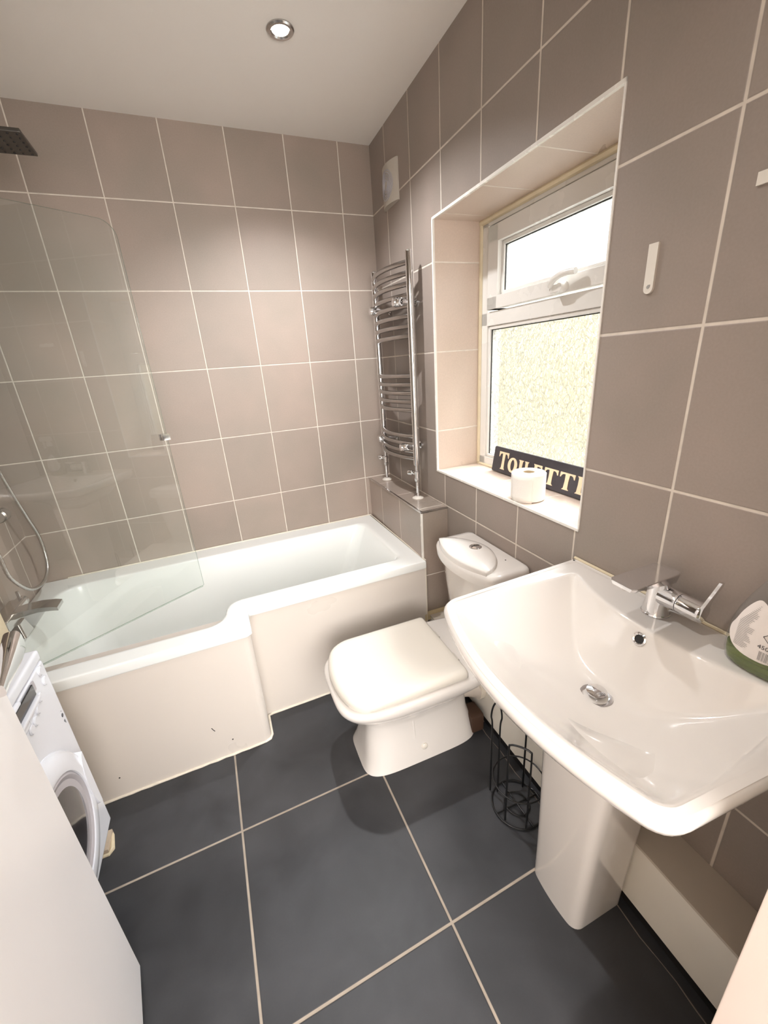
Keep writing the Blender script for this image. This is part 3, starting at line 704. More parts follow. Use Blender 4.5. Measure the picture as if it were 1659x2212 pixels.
# side recess line and screw cap on the visible flank
bm = new(); lathe(bm, (-0.405, TC-0.116, 0.055), (0, -1, 0.1), [(0.013, -0.006), (0.013, 0.003), (0.009, 0.006), (0, 0.007)], 20); obj('screw_cap', bm, m_seat, wc)
bm = new(); tube(bm, spline([(-0.432, TC-0.112, 0.040), (-0.435, TC-0.109, 0.06), (-0.438, TC-0.0995, 0.12), (-0.440, TC-0.0965, 0.20), (-0.432, TC-0.097, 0.214), (-0.40, TC-0.098, 0.216), (-0.30, TC-0.098, 0.214)], 6), 0.0055, 8); obj('flank_moulding', bm, m_porc, wc)
# cistern
def cis(d, dz, z, hb=0.182): return zring(resample(bow(-1.087, hb-d, hb-d-0.002, 0.152-d, 0.200-d, 0.035, 0.02, -0.004), 110), z)
bm = new(); loft(bm, [cis(0.040, 0, 0.366), cis(0.034, 0, 0.374), cis(0.026, 0, 0.46), cis(0.012, 0, 0.60), cis(0.006, 0, 0.700)])
obj('cistern', bm, m_porc, wc, smooth=50)
def cl(d, z): return zring(resample(bow(-1.087, 0.192-d, 0.191-d, 0.166-d, 0.214-d, 0.030, 0.02, -0.002-d*0.3), 110), z)
bm = new(); loft(bm, [cl(0.006, 0.699), cl(0.0, 0.703), cl(-0.001, 0.730), cl(0.003, 0.740), cl(0.010, 0.745), cl(0.03, 0.747)])
obj('cistern_lid', bm, m_porc, wc, smooth=50)
lens = []
for i in range(49):
    t = -1+2*i/48; lens.append(Vector((-(0.168+0.0425*(1-t*t*0.98)), -1.087+0.164*t)))
for i in range(1, 48):
    t = 1-2*i/48; lens.append(Vector((-(0.160-0.112*(1-t*t)**0.75), -1.087+0.166*t)))
lc = Vector((-0.125, -1.087))
bm = new(); loft(bm, [[Vector((lc.x+(p.x-lc.x)*k, lc.y+(p.y-lc.y)*k, z)) for p in lens] for k, z in ((1.0, 0.738), (0.995, 0.752), (0.985, 0.757), (0.96, 0.760), (0.8, 0.765), (0.5, 0.769), (0.15, 0.770))])
obj('raised_lid_dome', bm, m_porc, wc, smooth=50)
bm = new(); lathe(bm, (-0.102, -1.085, 0.7665), (0, 0, 1), [(0.0, -0.004), (0.024, -0.004), (0.024, 0.003), (0.021, 0.0055), (0.019, 0.003), (0.0185, 0.005), (0.010, 0.0068), (0.0, 0.007)], 36)
obj('flush_button', bm, m_chrome, wc)
bm = new(); tube(bm, [(-0.102-0.018, -1.085, 0.7735), (-0.102, -1.080, 0.7742), (-0.102+0.018, -1.086, 0.7735)], 0.0009, 6); obj('button_split', bm, m_darkm, wc)
bm = new(); lathe(bm, (-0.045, -1.19, 0.7465), (0, 0, 1), [(0.0028, 0), (0.0025, 0.0015), (0, 0.002)], 10); obj('lid_speck', bm, m_darkm, wc)
# waste connector and pipe
wp = thing('waste_pipe', 'white soil pipe connector behind the toilet beside the low boxing', 'pipe', (-0.14, TC, 0.12), 'R')
bm = new(); tube(bm, spline([(-0.215, TC, 0.17), (-0.165, TC-0.01, 0.17), (-0.125, TC-0.03, 0.168), (-0.10, TC-0.05, 0.165)], 6), 0.052, 20); obj('connector', bm, m_pipe, wp)
bm = new(); lathe(bm, (-0.113, TC-0.03, 0.168), (-1, 0, 0), [(0.062, 0), (0.062, 0.018), (0.055, 0.022)], 24); obj('seal_ring', bm, m_silwhite, wp)
bm = new(); box(bm, -0.19, -0.13, TC-0.11, TC-0.03, 0.0, 0.085, 0.012); tag(obj('floor_block', bm, simple('stained_wood', sl((70, 48, 34)), 0.7, nz=0.3), None, 'R', (-0.16, TC-0.07, 0)), 'dark stained wooden block on the floor behind the toilet', 'block')

# ------------------------------------------------------------------ basin
YB, ZR = -1.768, 0.862
bs = thing('wash_basin', 'white pedestal wash basin with wide sloping wings under the window wall', 'basin', (-0.25, YB, 0.70), 'R')
out0 = resample(bow(YB, 0.318, 0.296, 0.460, 0.522, 0.036, 0.006, -0.003), 200)
Dp = Vector((-0.252, YB-0.004))
def sst(t): t = max(0.0, min(1.0, t)); return t*t*(3-2*t)
def gprof(t): t = max(0.0, min(1.0, t)); return 1-(1-t)**2.0
def smin(a, b, k):
    h = max(0.0, min(1.0, 0.5+0.5*(b-a)/k)); return b*(1-h)+a*h-k*h*(1-h)
def depth(x, y):
    X = -x; s = abs(y-YB)
    Xf = 0.455+0.067*max(0.0, 1-(s/0.30)**2); hs = 0.318-(0.026)*min(1, X/0.455)
    D0 = 0.136
    wing = 0.068-0.046*min(1.0, max(0.0, (X-0.05)/0.30))
    a = hs-s-wing; f = Xf-X-0.026; b = X-(0.129-0.050*min(1.0, s/0.235)**2)
    ra = D0*(gprof(a/0.24)) if a > 0 else a*0.2
    rf = D0*(gprof(f/0.27)) if f > 0 else f*0.2
    rb = D0*(1-(1-min(1.0, b/0.115))**1.9) if b > 0 else b*0.4
    d = smin(smin(ra, rf, 0.020), rb, 0.012)
    return max(0.0, d+0.0035) if d < 0.004 else max(0.0, min(d+0.0035, 0.5))
_depth = depth
def depth(x, y):
    d = _depth(x, y); return 0.0 if d < 0 else (d*d/(d+0.004))
NR = 70; rings = []
for k in range(1, NR+1):
    r = (k/NR)**0.8; rg = []
    for p in out0:
        q = Dp.lerp(p, r); rg.append(Vector((q.x, q.y, ZR-depth(q.x, q.y))))
    rings.append(rg)
# roll the outer edge down
oi = rings[-1]
def rimring(d, z):
    a = inset(out0, d); return [Vector((min(p.x, -0.003), p.y, z)) for p in a]
rings[-1] = rimring(0.012, ZR)
rings[-2] = rimring(0.020, ZR+0.0005)
rings += [rimring(0.006, ZR-0.0015), rimring(0.002, ZR-0.006), rimring(0.0, ZR-0.013), rimring(0.001, ZR-0.022), rimring(0.006, ZR-0.034), rimring(0.016, ZR-0.044), rimring(0.03, ZR-0.050)]
pd = resample(bow(YB+0.012, 0.11, 0.095, 0.24, 0.30, 0.03, 0.01, -0.01), 200)
base_ = inset(out0, 0.03)
for t, z in ((0.25, 0.80), (0.55, 0.77), (0.85, 0.72), (1.0, 0.69)):
    rings.append([Vector((base_[i].x+(pd[i].x-base_[i].x)*t, base_[i].y+(pd[i].y-base_[i].y)*t, z)) for i in range(200)])
bm = new(); Rv = loft(bm, rings, cap0=True, cap1=True)
obj('bowl', bm, m_porc, bs, smooth=70)
bm = new(); sil = [Vector((-0.004, YB+0.316-0.632*i/12, ZR+0.001)) for i in range(13)]; tube(bm, sil, 0.0045, 8); obj('wall_sealant', bm, m_silicone, bs)
zd = ZR-depth(Dp.x, Dp.y)
bm = new(); lathe(bm, (Dp.x, Dp.y, zd), (0, 0, 1), [(0.0, -0.004), (0.0325, -0.002), (0.0325, 0.001), (0.026, 0.0015), (0.021, -0.002), (0.0, -0.002)], 40); obj('waste_ring', bm, m_chrome, bs)
bm = new(); lathe(bm, (Dp.x, Dp.y, zd), (0, 0, 1), [(0.0, -0.003), (0.013, -0.002), (0.014, 0.006), (0.020, 0.010), (0.0205, 0.013), (0.012, 0.0155), (0.0, 0.016)], 36); obj('plug', bm, m_chrome, bs)
ox_ = -0.140; oz_ = ZR-depth(ox_, YB)
nrm = Vector((-(depth(ox_-0.004, YB)-depth(ox_+0.004, YB))/0.008*1.0, 0, 1.0))
nrm = Vector((-(depth(ox_-0.004, YB)-depth(ox_+0.004, YB))/0.008, 0, 1)).normalized()
bm = new(); lathe(bm, (ox_, YB, oz_), nrm, [(0.015, -0.002), (0.015, 0.0015), (0.012, 0.003), (0.0095, 0.001), (0.0095, -0.006)], 30); obj('overflow_ring', bm, m_chrome, bs)
bm = new(); lathe(bm, Vector((ox_, YB, oz_))+nrm*0.0003, nrm, [(0.0096, 0), (0.0, 0.0002)], 24); obj('overflow_hole', bm, m_darkm, bs)
# pedestal
pe = thing('basin_pedestal', 'tall white ceramic pedestal with a rounded front corner under the wash basin', 'pedestal', (-0.20, -1.75, 0.0), 'R')
def ped(z):
    t = z/0.80; k = t**1.5
    h_ = 0.083+0.030*k; xf = 0.287+0.012*k; yc = -1.750-0.013*t
    return zring(rpoly([(-0.120, yc-h_, 0.012), (-xf+0.012, yc-h_, 0.020), (-xf-0.004, yc, 0.3), (-xf+0.012, yc+h_, 0.020), (-0.120, yc+h_, 0.012)], 8, 2), z)
def ped(z):
    t = z/0.80; k = t**1.5
    h_ = 0.083+0.030*k; xf = 0.287+0.012*k; yc = -1.750-0.013*t
    return zring(resample(bow(yc, h_, h_, xf-0.006, xf+0.002, 0.024, 0.01, -0.120), 90), z)
bm = new(); loft(bm, [ped(z) for z in (0.0, 0.1, 0.2, 0.3, 0.4, 0.5, 0.6, 0.689)]); obj('pedestal_shell', bm, m_porc, pe, smooth=50)
# tap
TYc = -1.737
tp = thing('basin_mixer_tap', 'chrome basin mixer tap with flat angular spout and side lever', 'tap', (-0.055, TYc, ZR), 'R')
bm = new(); lathe(bm, (-0.055, TYc, ZR), (0, 0, 1), [(0.0, 0.0), (0.0285, 0.0), (0.029, 0.003), (0.0265, 0.006), (0.024, 0.030), (0.0225, 0.055), (0.021, 0.080), (0.019, 0.086), (0.0, 0.088)], 36)
obj('tap_body', bm, m_chrome, tp)
bm = new()
top = [(-0.182, TYc+0.022), (-0.172, TYc+0.030), (-0.050, TYc+0.029), (-0.044, TYc+0.024), (-0.041, TYc-0.024), (-0.046, TYc-0.031), (-0.172, TYc-0.032), (-0.182, TYc-0.026)]
ztop = lambda x: ZR+0.112-0.03*max(0, -x-0.06)
zbot = lambda x: ztop(x)-0.009-0.16*max(0, 0.145+x)
loft(bm, [[Vector((x*0.99-0.0005, TYc+(y-TYc)*0.86, zbot(x))) for x, y in top], [Vector((x, y, ztop(x)-0.002)) for x, y in top], [Vector((x*0.998, TYc+(y-TYc)*0.97, ztop(x))) for x, y in top]])
obj('spout', bm, m_chrome, tp, smooth=25)
bm = new(); cyl(bm, (-0.166, TYc, ZR+0.101), (-0.166, TYc, ZR+0.093), 0.010); obj('aerator', bm, m_chrome2, tp)
bm = new(); lathe(bm, (-0.055, TYc-0.010, ZR+0.052), (0, -1, 0.0), [(0.0235, 0.0), (0.0225, 0.030), (0.0215, 0.037), (0.020, 0.038)], 32); obj('side_branch', bm, m_chrome, tp)
bm = new(); lathe(bm, (-0.055, TYc-0.049, ZR+0.052), (0, -1, 0), [(0.018, -0.001), (0.0215, 0.0), (0.0220, 0.004), (0.0222, 0.040), (0.0205, 0.045), (0.0, 0.047)], 36)
rg = []
for z, w, y in ((0.045, 0.016, 0.044), (0.068, 0.0135, 0.046), (0.085, 0.009, 0.050), (0.105, 0.0075, 0.056), (0.125, 0.007, 0.062), (0.134, 0.0045, 0.064)):
    yy = TYc-0.049-y; rg.append([Vector((-0.055-w, yy+0.0026, ZR+z)), Vector((-0.055+w, yy+0.0026, ZR+z)), Vector((-0.055+w*0.8, yy-0.0026, ZR+z)), Vector((-0.055-w*0.8, yy-0.0026, ZR+z))])
loft(bm, rg); obj('lever_handle', bm, m_chrome, tp)

# ------------------------------------------------------------------ spray bottle
BC = Vector((-0.058, -1.938))
bo_ = thing('cleaner_bottle', 'clear plastic cleaner bottle with white label and green liquid on the basin corner', 'bottle', (BC.x, BC.y, ZR), 'R')
bp = [(0.0, 0.044, 0.026), (0.004, 0.052, 0.031), (0.020, 0.056, 0.034), (0.050, 0.057, 0.034), (0.080, 0.055, 0.033), (0.110, 0.048, 0.030), (0.140, 0.037, 0.025), (0.165, 0.026, 0.020), (0.185, 0.017, 0.015), (0.200, 0.013, 0.013), (0.215, 0.013, 0.013)]
def bint(z):
    for a, b_ in zip(bp[:-1], bp[1:]):
        if a[0] <= z <= b_[0]:
            t = (z-a[0])/(b_[0]-a[0]); t2 = t; return a[1]+(b_[1]-a[1])*t2, a[2]+(b_[2]-a[2])*t2
    return bp[-1][1:]
ZS = ZR+0.001
def bring(z, k=1.0, n=48):
    w, d = bint(z); return [Vector((BC.x+(d*k)*math.copysign(abs(math.cos(t))**0.85, math.cos(t)), BC.y+(w*k)*math.copysign(abs(math.sin(t))**0.85, math.sin(t)), ZS+z)) for t in [2*PI*i/n for i in range(n)]]
bm = new(); loft(bm, [bring(z) for z in (0, 0.004, 0.012, 0.020, 0.035, 0.050, 0.065, 0.080, 0.095, 0.110, 0.125, 0.140, 0.153, 0.165, 0.175, 0.185, 0.200, 0.215)]); obj('bottle_body', bm, m_bottle, bo_, smooth=60)
bm = new(); loft(bm, [bring(max(z, 0.0025), 0.95) for z in (0.0025, 0.006, 0.014, 0.024, 0.036)]); obj('liquid', bm, m_liquid, bo_, smooth=60)
def onb(u, z, off=0.0012):
    w, d = bint(z); c = max(0.0, 1-abs(u/w)**2.35)**(1/2.35); return Vector((BC.x-d*c-off, BC.y-u, ZS+z))
def wrap(bm, flat, off): # flat (u,z) verts in xy -> surface ; z of flat used as extra offset
    for v in bm.verts: v.co = onb(v.co.x, v.co.y, off+max(0, v.co.z))
lab = [(-0.040, 0.068), (-0.046, 0.052), (-0.0455, 0.036), (-0.036, 0.020), (-0.018, 0.011), (0.006, 0.009), (0.026, 0.012), (0.036, 0.022), (0.040, 0.040), (0.038, 0.060), (0.030, 0.080), (0.018, 0.098), (0.0, 0.116), (-0.012, 0.122), (-0.022, 0.112), (-0.033, 0.090)]
lab = [(a, 0.034+(b_-0.009)*0.98) for a, b_ in lab]
lab = [Vector((p.x, p.y)) for p in spline([(a, b_, 0) for a, b_ in lab], 3, True)]
lcn = Vector((-0.004, 0.078))
bm = new(); rg = [[onb(lcn.x+(p.x-lcn.x)*k, lcn.y+(p.y-lcn.y)*k, 0.0008) for p in lab] for k in (1.0, 0.85, 0.65, 0.45, 0.25, 0.08)]
rg = [[onb(p.x, p.y, 0.0001) for p in lab]]+rg
loft(bm, rg, False, True); labo = obj('label', bm, m_label, bo_); labo['label'] = 'white leaf-shaped label with small print'
bm = new()
def strip(u0, u1, z0, z1, off=0.0012):
    n = 6; vs = [[bm.verts.new(onb(u0+(u1-u0)*i/n, zz, off)) for i in range(n+1)] for zz in (z0, z1)]
    for i in range(n): bm.faces.new((vs[0][i], vs[0][i+1], vs[1][i+1], vs[1][i]))
z = 0.134
while z > 0.046:
    half = 0.030*min(1, max(0.15, (0.145-z)/0.05)); u0 = -half-0.006; u1 = u0+random.uniform(0.018, 0.03)*min(1, half/0.03)
    strip(u0+0.003, min(u1, 0.012), z, z+0.0010); z -= 0.0030
obj('label_small_print', bm, m_inkgrey, bo_, smooth=0)
bm = new()
for i in range(12):
    w_ = random.choice((0.0008, 0.0016)); strip(0.008+i*0.0019, 0.008+i*0.0019+w_*0.8, 0.039, 0.057)
obj('label_barcode', bm, m_inkgrey, bo_, smooth=0)
bm = text_bm('450ml\u212e', 0.011, 0.0); wrapc = [setattr(v, 'co', onb(v.co.x+0.0035, v.co.y+0.062, 0.0013)) for v in bm.verts]
obj('label_volume_text', bm, m_ink, bo_, smooth=0)
bm = new()
for (a, b_) in (((0, 1), (1, 0)), ((1, 0), (0, -1)), ((0, -1), (-1, 0)), ((-1, 0), (0, 1))):
    cu, cz, q = 0.017, 0.086, 0.0095
    tube(bm, [onb(cu+a[0]*q, cz+a[1]*q, 0.0012), onb(cu+b_[0]*q, cz+b_[1]*q, 0.0012)], 0.0005, 4)
tube(bm, [onb(0.017, 0.091, 0.0012), onb(0.017, 0.085, 0.0012)], [0.0014, 0.0007], 6); tube(bm, [onb(0.017, 0.0825, 0.0012), onb(0.017, 0.0810, 0.0012)], 0.0009, 6)
obj('label_hazard_mark', bm, m_ink, bo_, smooth=0)
bm = new(); lathe(bm, (BC.x, BC.y, ZS+0.198), (0, 0, 1), [(0.0, 0), (0.016, 0), (0.017, 0.018), (0.012, 0.024), (0.011, 0.040), (0.0, 0.041)], 24)
box(bm, BC.x-0.012, BC.x+0.012, BC.y-0.055, BC.y+0.025, ZS+0.232, ZS+0.262, 0.008, 3); box(bm, BC.x-0.006, BC.x+0.006, BC.y-0.040, BC.y-0.032, ZS+0.185, ZS+0.235, 0.003)
obj('trigger_head', bm, m_plastic, bo_)

# ------------------------------------------------------------------ toilet roll and sign on the sill
rc_ = Vector((0.064, -1.158)); RR, RH = 0.058, 0.098
roll_ = thing('toilet_roll', 'white toilet roll standing on end on the tiled window sill', 'toilet roll', (rc_.x, rc_.y, WZ0), 'R')
bm = new(); lathe(bm, (rc_.x, rc_.y, WZ0), (0, 0, 1), [(0.0205, 0.001), (RR-0.004, 0.001), (RR, 0.004), (RR, RH-0.004), (RR-0.004, RH), (0.0205, RH), (0.0205, 0.001)], 56); obj('paper', bm, m_paper, roll_)
bm = new(); lathe(bm, (rc_.x, rc_.y, WZ0), (0, 0, 1), [(0.0203, 0.001), (0.0203, RH-0.001), (0.0188, RH-0.001), (0.0188, 0.001), (0.0203, 0.001)], 40); obj('core', bm, m_card, roll_)
bm = new()
rg = []
for z in (0.001, 0.02, 0.05, 0.08, RH-0.002):
    rg.append([Vector((rc_.x+(RR+0.001+0.004*max(0, (a-3.3))*0.6)*math.cos(a), rc_.y+(RR+0.001+0.004*max(0, (a-3.3))*0.6)*math.sin(a), WZ0+z)) for a in [2.9+1.35*i/16 for i in range(17)]])
loft(bm, rg, False, False, closed=False); o = obj('loose_sheet', bm, m_paper, roll_)
sm = o.modifiers.new('thick', 'SOLIDIFY'); sm.thickness = 0.0004

sg = thing('wooden_sign', 'dark wooden TOILETTE sign leaning against the window on the sill', 'sign', (0.20, -1.06, WZ0), 'R')
SY0, SY1, SH = -0.772, -1.395, 0.108; lean = math.radians(10)
SX0 = 0.192
def sgp(u, v, o): # u along -y, v up the board, o out of the face (towards the room)
    return Vector((SX0+math.sin(lean)*v-math.cos(lean)*o, SY0-u, WZ0+0.003+math.cos(lean)*v+math.sin(lean)*o))
SLn = SY0-SY1
bm = new(); rp = rpoly([(0.0, 0.0, 0.006), (SLn, 0.0, 0.006), (SLn, SH, 0.006), (0.0, SH, 0.006)], 4, 1)
rpi = inset(rp, 0.003)
loft(bm, [[sgp(p.x, p.y, -0.006) for p in rp], [sgp(p.x, p.y, 0.003) for p in rp], [sgp(p.x, p.y, 0.0055) for p in rpi]]); obj('board', bm, [m_sign], sg)
bm = new()
def lshape(polys, u0, v0, sx, sy):
    for poly in polys:
        n = len(poly); fr_ = [bm.verts.new(sgp(u0+x*sx, v0+y*sy, 0.0072)) for x, y in poly]; bk_ = [bm.verts.new(sgp(u0+x*sx, v0+y*sy, 0.004)) for x, y in poly]
        bm.faces.new(fr_)
        for i in range(n): bm.faces.new((fr_[i], fr_[(i+1) % n], bk_[(i+1) % n], bk_[i]))
Tp = [[(0.0, 1.0), (0.0, 0.70), (0.05, 0.70), (0.12, 0.84), (0.22, 0.90), (0.36, 0.90), (0.38, 0.5), (0.36, 0.10), (0.26, 0.0), (0.74, 0.0), (0.64, 0.10), (0.62, 0.5), (0.64, 0.90), (0.78, 0.90), (0.88, 0.84), (0.95, 0.70), (1.0, 0.70), (1.0, 1.0)]]
Ip = [[(0.2, 1.0), (0.32, 0.9), (0.35, 0.5), (0.32, 0.1), (0.2, 0.0), (0.8, 0.0), (0.68, 0.1), (0.65, 0.5), (0.68, 0.9), (0.8, 1.0)]]
Lp = [[(0.0, 1.0), (0.10, 0.9), (0.12, 0.5), (0.10, 0.1), (0.0, 0.0), (0.92, 0.0), (1.0, 0.34), (0.94, 0.34), (0.80, 0.13), (0.42, 0.11), (0.40, 0.5), (0.42, 0.9), (0.52, 1.0)]]
Ep = [[(0.0, 1.0), (0.10, 0.9), (0.12, 0.5), (0.10, 0.1), (0.0, 0.0), (0.92, 0.0), (1.0, 0.32), (0.94, 0.32), (0.80, 0.13), (0.42, 0.11), (0.40, 0.44), (0.62, 0.46), (0.72, 0.34), (0.72, 0.66), (0.62, 0.55), (0.40, 0.56), (0.42, 0.89), (0.78, 0.87), (0.90, 0.70), (0.96, 0.70), (0.94, 1.0)]]
def O_(u0, v0, sx, sy):
    n = 28; ou = [(0.5+0.5*math.cos(2*PI*i/n), 0.5+0.52*math.sin(2*PI*i/n)) for i in range(n)]; inn = [(0.5+0.20*math.cos(2*PI*i/n), 0.5+0.38*math.sin(2*PI*i/n)) for i in range(n)]
    P = lambda q, o: bm.verts.new(sgp(u0+q[0]*sx, v0+q[1]*sy, o))
    a, b_, c, d = [P(q, 0.0072) for q in ou], [P(q, 0.0072) for q in inn], [P(q, 0.004) for q in ou], [P(q, 0.004) for q in inn]
    for i in range(n):
        j = (i+1) % n; bm.faces.new((a[i], a[j], b_[j], b_[i])); bm.faces.new((a[i], c[i], c[j], a[j])); bm.faces.new((b_[i], b_[j], d[j], d[i]))
def letter(fn):
    global bm
    bm = new(); fn(); obj('letter', bm, m_letter, sg, smooth=0)
hsm = 0.060
letter(lambda: lshape(Tp, 0.042, 0.017, 0.062, 0.074))
letter(lambda: O_(0.106, 0.017, 0.058, hsm))
letter(lambda: lshape(Ip, 0.160, 0.017, 0.050, hsm))
letter(lambda: lshape(Lp, 0.206, 0.017, 0.046, hsm))
letter(lambda: lshape(Ep, 0.258, 0.017, 0.048, hsm))
letter(lambda: lshape(Tp, 0.318, 0.017, 0.068, hsm))
letter(lambda: lshape(Tp, 0.396, 0.017, 0.068, hsm))
letter(lambda: lshape(Ep, 0.474, 0.017, 0.060, hsm))

# ------------------------------------------------------------------ wire toilet roll stand
ws = thing('wire_roll_stand', 'black wire toilet roll stand on the floor beside the basin pedestal', 'stand', (-0.195, -1.50, 0.0), 'R')
WC = Vector((-0.205, -1.505)); wrr = 0.082
def circ(z, r=wrr, n=36): return [(WC.x+r*math.cos(2*PI*i/n), WC.y+r*math.sin(2*PI*i/n), z) for i in range(n)]
bm = new(); tube(bm, circ(0.006), 0.003, 8, True); tube(bm, circ(0.006, 0.04), 0.0025, 8, True); tube(bm, [(WC.x-wrr, WC.y, 0.006), (WC.x+wrr, WC.y, 0.006)], 0.0025, 8); tube(bm, [(WC.x, WC.y-wrr, 0.006), (WC.x, WC.y+wrr, 0.006)], 0.0025, 8); obj('base', bm, m_black, ws)
bm = new(); tube(bm, circ(0.125), 0.0026, 8, True); obj('middle_ring', bm, m_black, ws)
def loop(label, a, zt, hw, pinch=False, td=None):
    bm = new(); c = Vector(a); tdir = Vector(td)
    def P(u, z): return (c.x+tdir.x*u, c.y+tdir.y*u, z)
    if pinch: pts = [P(-hw, 0.006), P(-hw, 0.15), P(-hw, zt-0.10), P(-hw-0.004, zt-0.06), P(-hw*0.9, zt-0.02), P(0, zt), P(hw*0.9, zt-0.02), P(hw+0.004, zt-0.06), P(hw, zt-0.10), P(hw, 0.15), P(hw, 0.006)]
    else: pts = [P(-hw, 0.006), P(-hw, 0.15), P(-hw, zt-0.03), P(-hw*0.85, zt-0.006), P(0, zt), P(hw*0.85, zt-0.006), P(hw, zt-0.03), P(hw, 0.15), P(hw, 0.006)]
    tube(bm, spline(pts, 6), 0.0030, 8); obj(label, bm, m_black, ws)
loop('handle_loop', (-0.249, -1.436), 0.405, 0.0125, True, (0.79, -0.61))
loop('side_loop', (-0.252, -1.556), 0.345, 0.033, False, (0.65, -0.76))
bm = new(); tube(bm, [(-0.150, -1.466, 0.006), (-0.150, -1.466, 0.47)], 0.0032, 8); obj('upright_rod', bm, m_black, ws)

# ------------------------------------------------------------------ washing machine
MX, MY0, MY1, MZ0, MZ1 = -1.470, -1.70, -1.075, 0.165, 0.805
wm = thing('washing_machine', 'white front-loading washing machine beyond the open door', 'washing machine', (-1.75, -1.38, 0.0))
bm = new(); box(bm, MX-0.53, MX-0.02, MY0, MY1, 0.115, MZ1-0.03, 0.006); box(bm, MX-0.53, MX-0.075, MY0+0.02, MY1-0.03, 0.0, 0.12); obj('cabinet', bm, m_wm, wm)
bm = new(); box(bm, MX-0.54, MX+0.0, MY0-0.002, MY1+0.002, MZ1-0.03, MZ1, 0.008, 3); obj('worktop', bm, m_wm, wm)
bm = new(); box(bm, MX-0.022, MX, MY0+0.002, MY1-0.0, MZ0, MZ1-0.032, 0.006, 3); obj('front_panel', bm, m_wm, wm)
bm = new(); box(bm, MX-0.012, MX+0.005, MY1-0.42, MY1-0.155, 0.700, 0.775, 0.008, 3); obj('detergent_drawer', bm, m_wm, wm)
bm = new(); box(bm, MX+0.002, MX+0.0065, MY1-0.40, MY1-0.095, 0.738, 0.768, 0.004); dd = obj('display_window', bm, m_wmdark, wm)
bm = new(); box(bm, MX-0.001, MX+0.004, MY1-0.095, MY1-0.080, 0.742, 0.768, 0.002); obj('display_cover', bm, m_wmgrey, wm)
bm = new(); box(bm, MX-0.002, MX+0.014, MY1-0.40, MY1-0.098, 0.727, 0.737, 0.003); obj('drawer_handle', bm, m_wm, wm)
for yy, zz in ((-0.052, 0.760), (-0.050, 0.728), (-0.098, 0.715), (-0.125, 0.702), (-0.152, 0.690), (-0.18, 0.69)):
    bm = new(); lathe(bm, (MX, MY1+yy+0.02, zz), (1, 0, 0), [(0.0125, -0.002), (0.0125, 0.002), (0.010, 0.0045), (0.0, 0.0045)], 24); obj('button', bm, m_wm, wm)
DC = (MY1-0.245, 0.415)
bm = new(); lathe(bm, (MX, DC[0], DC[1]), (1, 0, 0), [(0.205, -0.003), (0.203, 0.008), (0.192, 0.020), (0.165, 0.026), (0.150, 0.024), (0.146, 0.004), (0.10, -0.010), (0.0, -0.012)], 72); md = obj('door', bm, m_wm, wm); md['label'] = 'round white porthole door'
bm = new(); lathe(bm, (MX, DC[0], DC[1]), (1, 0, 0), [(0.149, 0.020), (0.142, 0.0235), (0.132, 0.020), (0.125, 0.012)], 64); obj('inner_ring', bm, m_wmgrey, md)
bm = new(); lathe(bm, (MX, DC[0], DC[1]), (1, 0, 0), [(0.131, 0.014), (0.11, 0.022), (0.07, 0.027), (0.0, 0.029)], 56); obj('door_glass', bm, m_wmdark, md)
bm = new(); loft(bm, [[Vector((x, MY1-0.062-0.035*math.cos(a)*s0, 0.405+0.10*math.sin(a)*s0)) for a in [-PI/2+PI*i/14 for i in range(15)]] for x, s0 in ((MX+0.005, 1.0), (MX+0.027, 0.95))]); obj('door_handle', bm, m_wm, md)
for zz in (0.60, 0.30):
    bm = new(); lathe(bm, (MX, MY1-0.018, zz), (1, 0, 0), [(0.0055, -0.001), (0.0055, 0.0006), (0, 0.0007)], 14); box(bm, MX, MX+0.0006, MY1-0.021, MY1-0.019, zz-0.022, zz-0.016); box(bm, MX, MX+0.0006, MY1-0.017, MY1-0.015, zz-0.028, zz-0.016); box(bm, MX, MX+0.0006, MY1-0.018, MY1-0.016, zz+0.012, zz+0.014)
    obj('printed_mark', bm, m_print, wm)
bm = new(); box(bm, -1.83, -1.520, -1.055, -0.985, 0.0, 0.018, 0.002)
plb = tag(obj('tiled_plinth', bm, simple('plinth_beige', sl((186, 170, 150)), 0.5, nz=0.15), None, 'W', (-1.6, -0.96, 0)), 'low beige plinth on the floor between bath panel and washing machine', 'plinth')
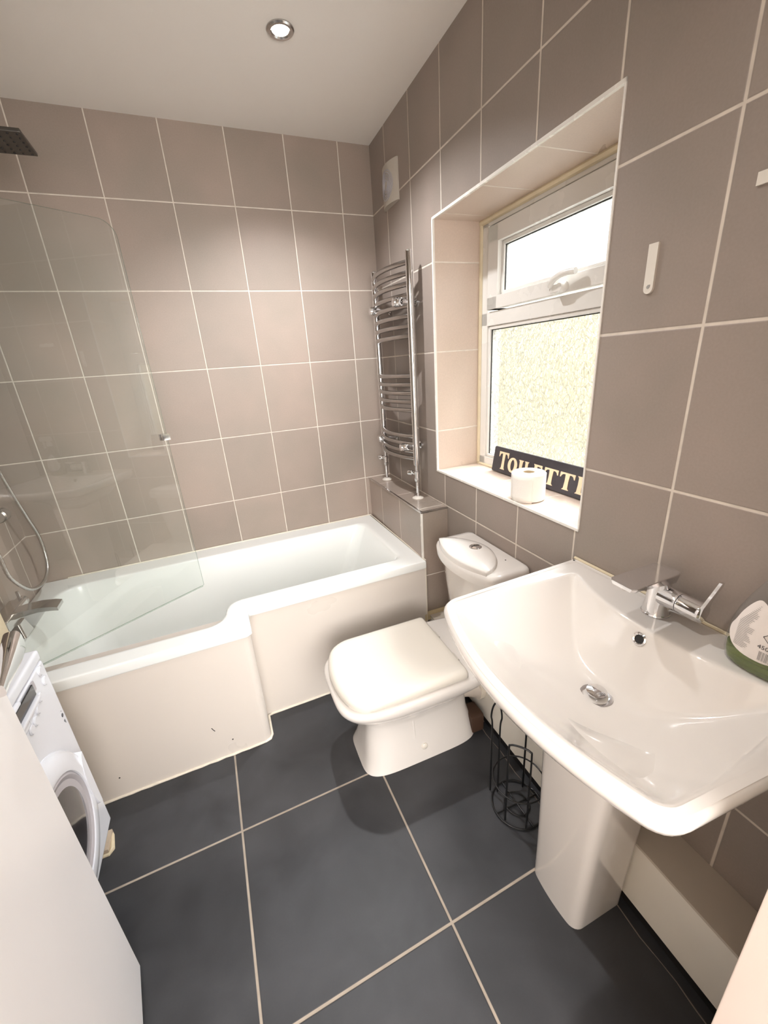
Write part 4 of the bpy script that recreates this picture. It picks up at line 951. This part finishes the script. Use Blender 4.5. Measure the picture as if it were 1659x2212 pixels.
bm = new(); tube(bm, [(-1.57, -1.060, 0.003), (-1.520, -1.060, 0.003), (-1.513, -1.048, 0.004), (-1.520, -1.00, 0.004), (-1.528, -0.98, 0.003)], [0.004, 0.006, 0.008, 0.006, 0.004], 8); obj('plinth_sealant', bm, m_silicone, plb)

# ------------------------------------------------------------------ door leaf
E0 = Vector((-1.389, -1.408)); dd_ = Vector((0.122, -0.716)).normalized(); nn = Vector((-dd_.y, dd_.x)); nn = nn if nn.x > 0 else -nn
def dp(u, o, z): return Vector((E0.x+dd_.x*u+nn.x*o, E0.y+dd_.y*u+nn.y*o, z))
bm = new(); b2 = new()
vs = [b2.verts.new(dp(u, o, z)) for z in (0.010, 2.0) for u, o in ((0, 0), (0.726, 0), (0.726, -0.038), (0, -0.038))]
for f in ((0,1,2,3),(4,5,6,7),(0,1,5,4),(1,2,6,5),(2,3,7,6),(3,0,4,7)): b2.faces.new([vs[i] for i in f])
bmesh.ops.recalc_face_normals(b2, faces=b2.faces[:]); bmesh.ops.bevel(b2, geom=b2.edges[:], offset=0.002, segments=2, affect='EDGES'); merge(bm, b2)
dr = struct('door_1', bm, m_door)
HZ = 1.018
bm = new(); c0 = dp(0.050, 0, HZ); lathe(bm, c0, (nn.x, nn.y, 0), [(0.026, 0), (0.026, 0.006), (0.022, 0.009), (0.010, 0.010), (0.0095, 0.045), (0.0, 0.045)], 32); dh = obj('door_handle', bm, m_chrome2, dr)
bm = new(); rg = []
for u, zz, hz, ho in ((0.024, HZ+0.004, 0.018, 0.010), (0.030, HZ+0.004, 0.023, 0.013), (0.06, HZ+0.002, 0.022, 0.012), (0.10, HZ, 0.017, 0.010), (0.14, HZ-0.002, 0.011, 0.007), (0.16, HZ-0.004, 0.010, 0.006)):
    c0 = dp(u, 0.048, zz); rg.append([c0+Vector((nn.x*ho*math.copysign(abs(math.cos(t))**0.6, math.cos(t)), nn.y*ho*math.copysign(abs(math.cos(t))**0.6, math.cos(t)), hz*math.copysign(abs(math.sin(t))**0.6, math.sin(t)))) for t in [2*PI*i/20 for i in range(20)]])
loft(bm, rg); obj('lever', bm, m_chrome, dh)
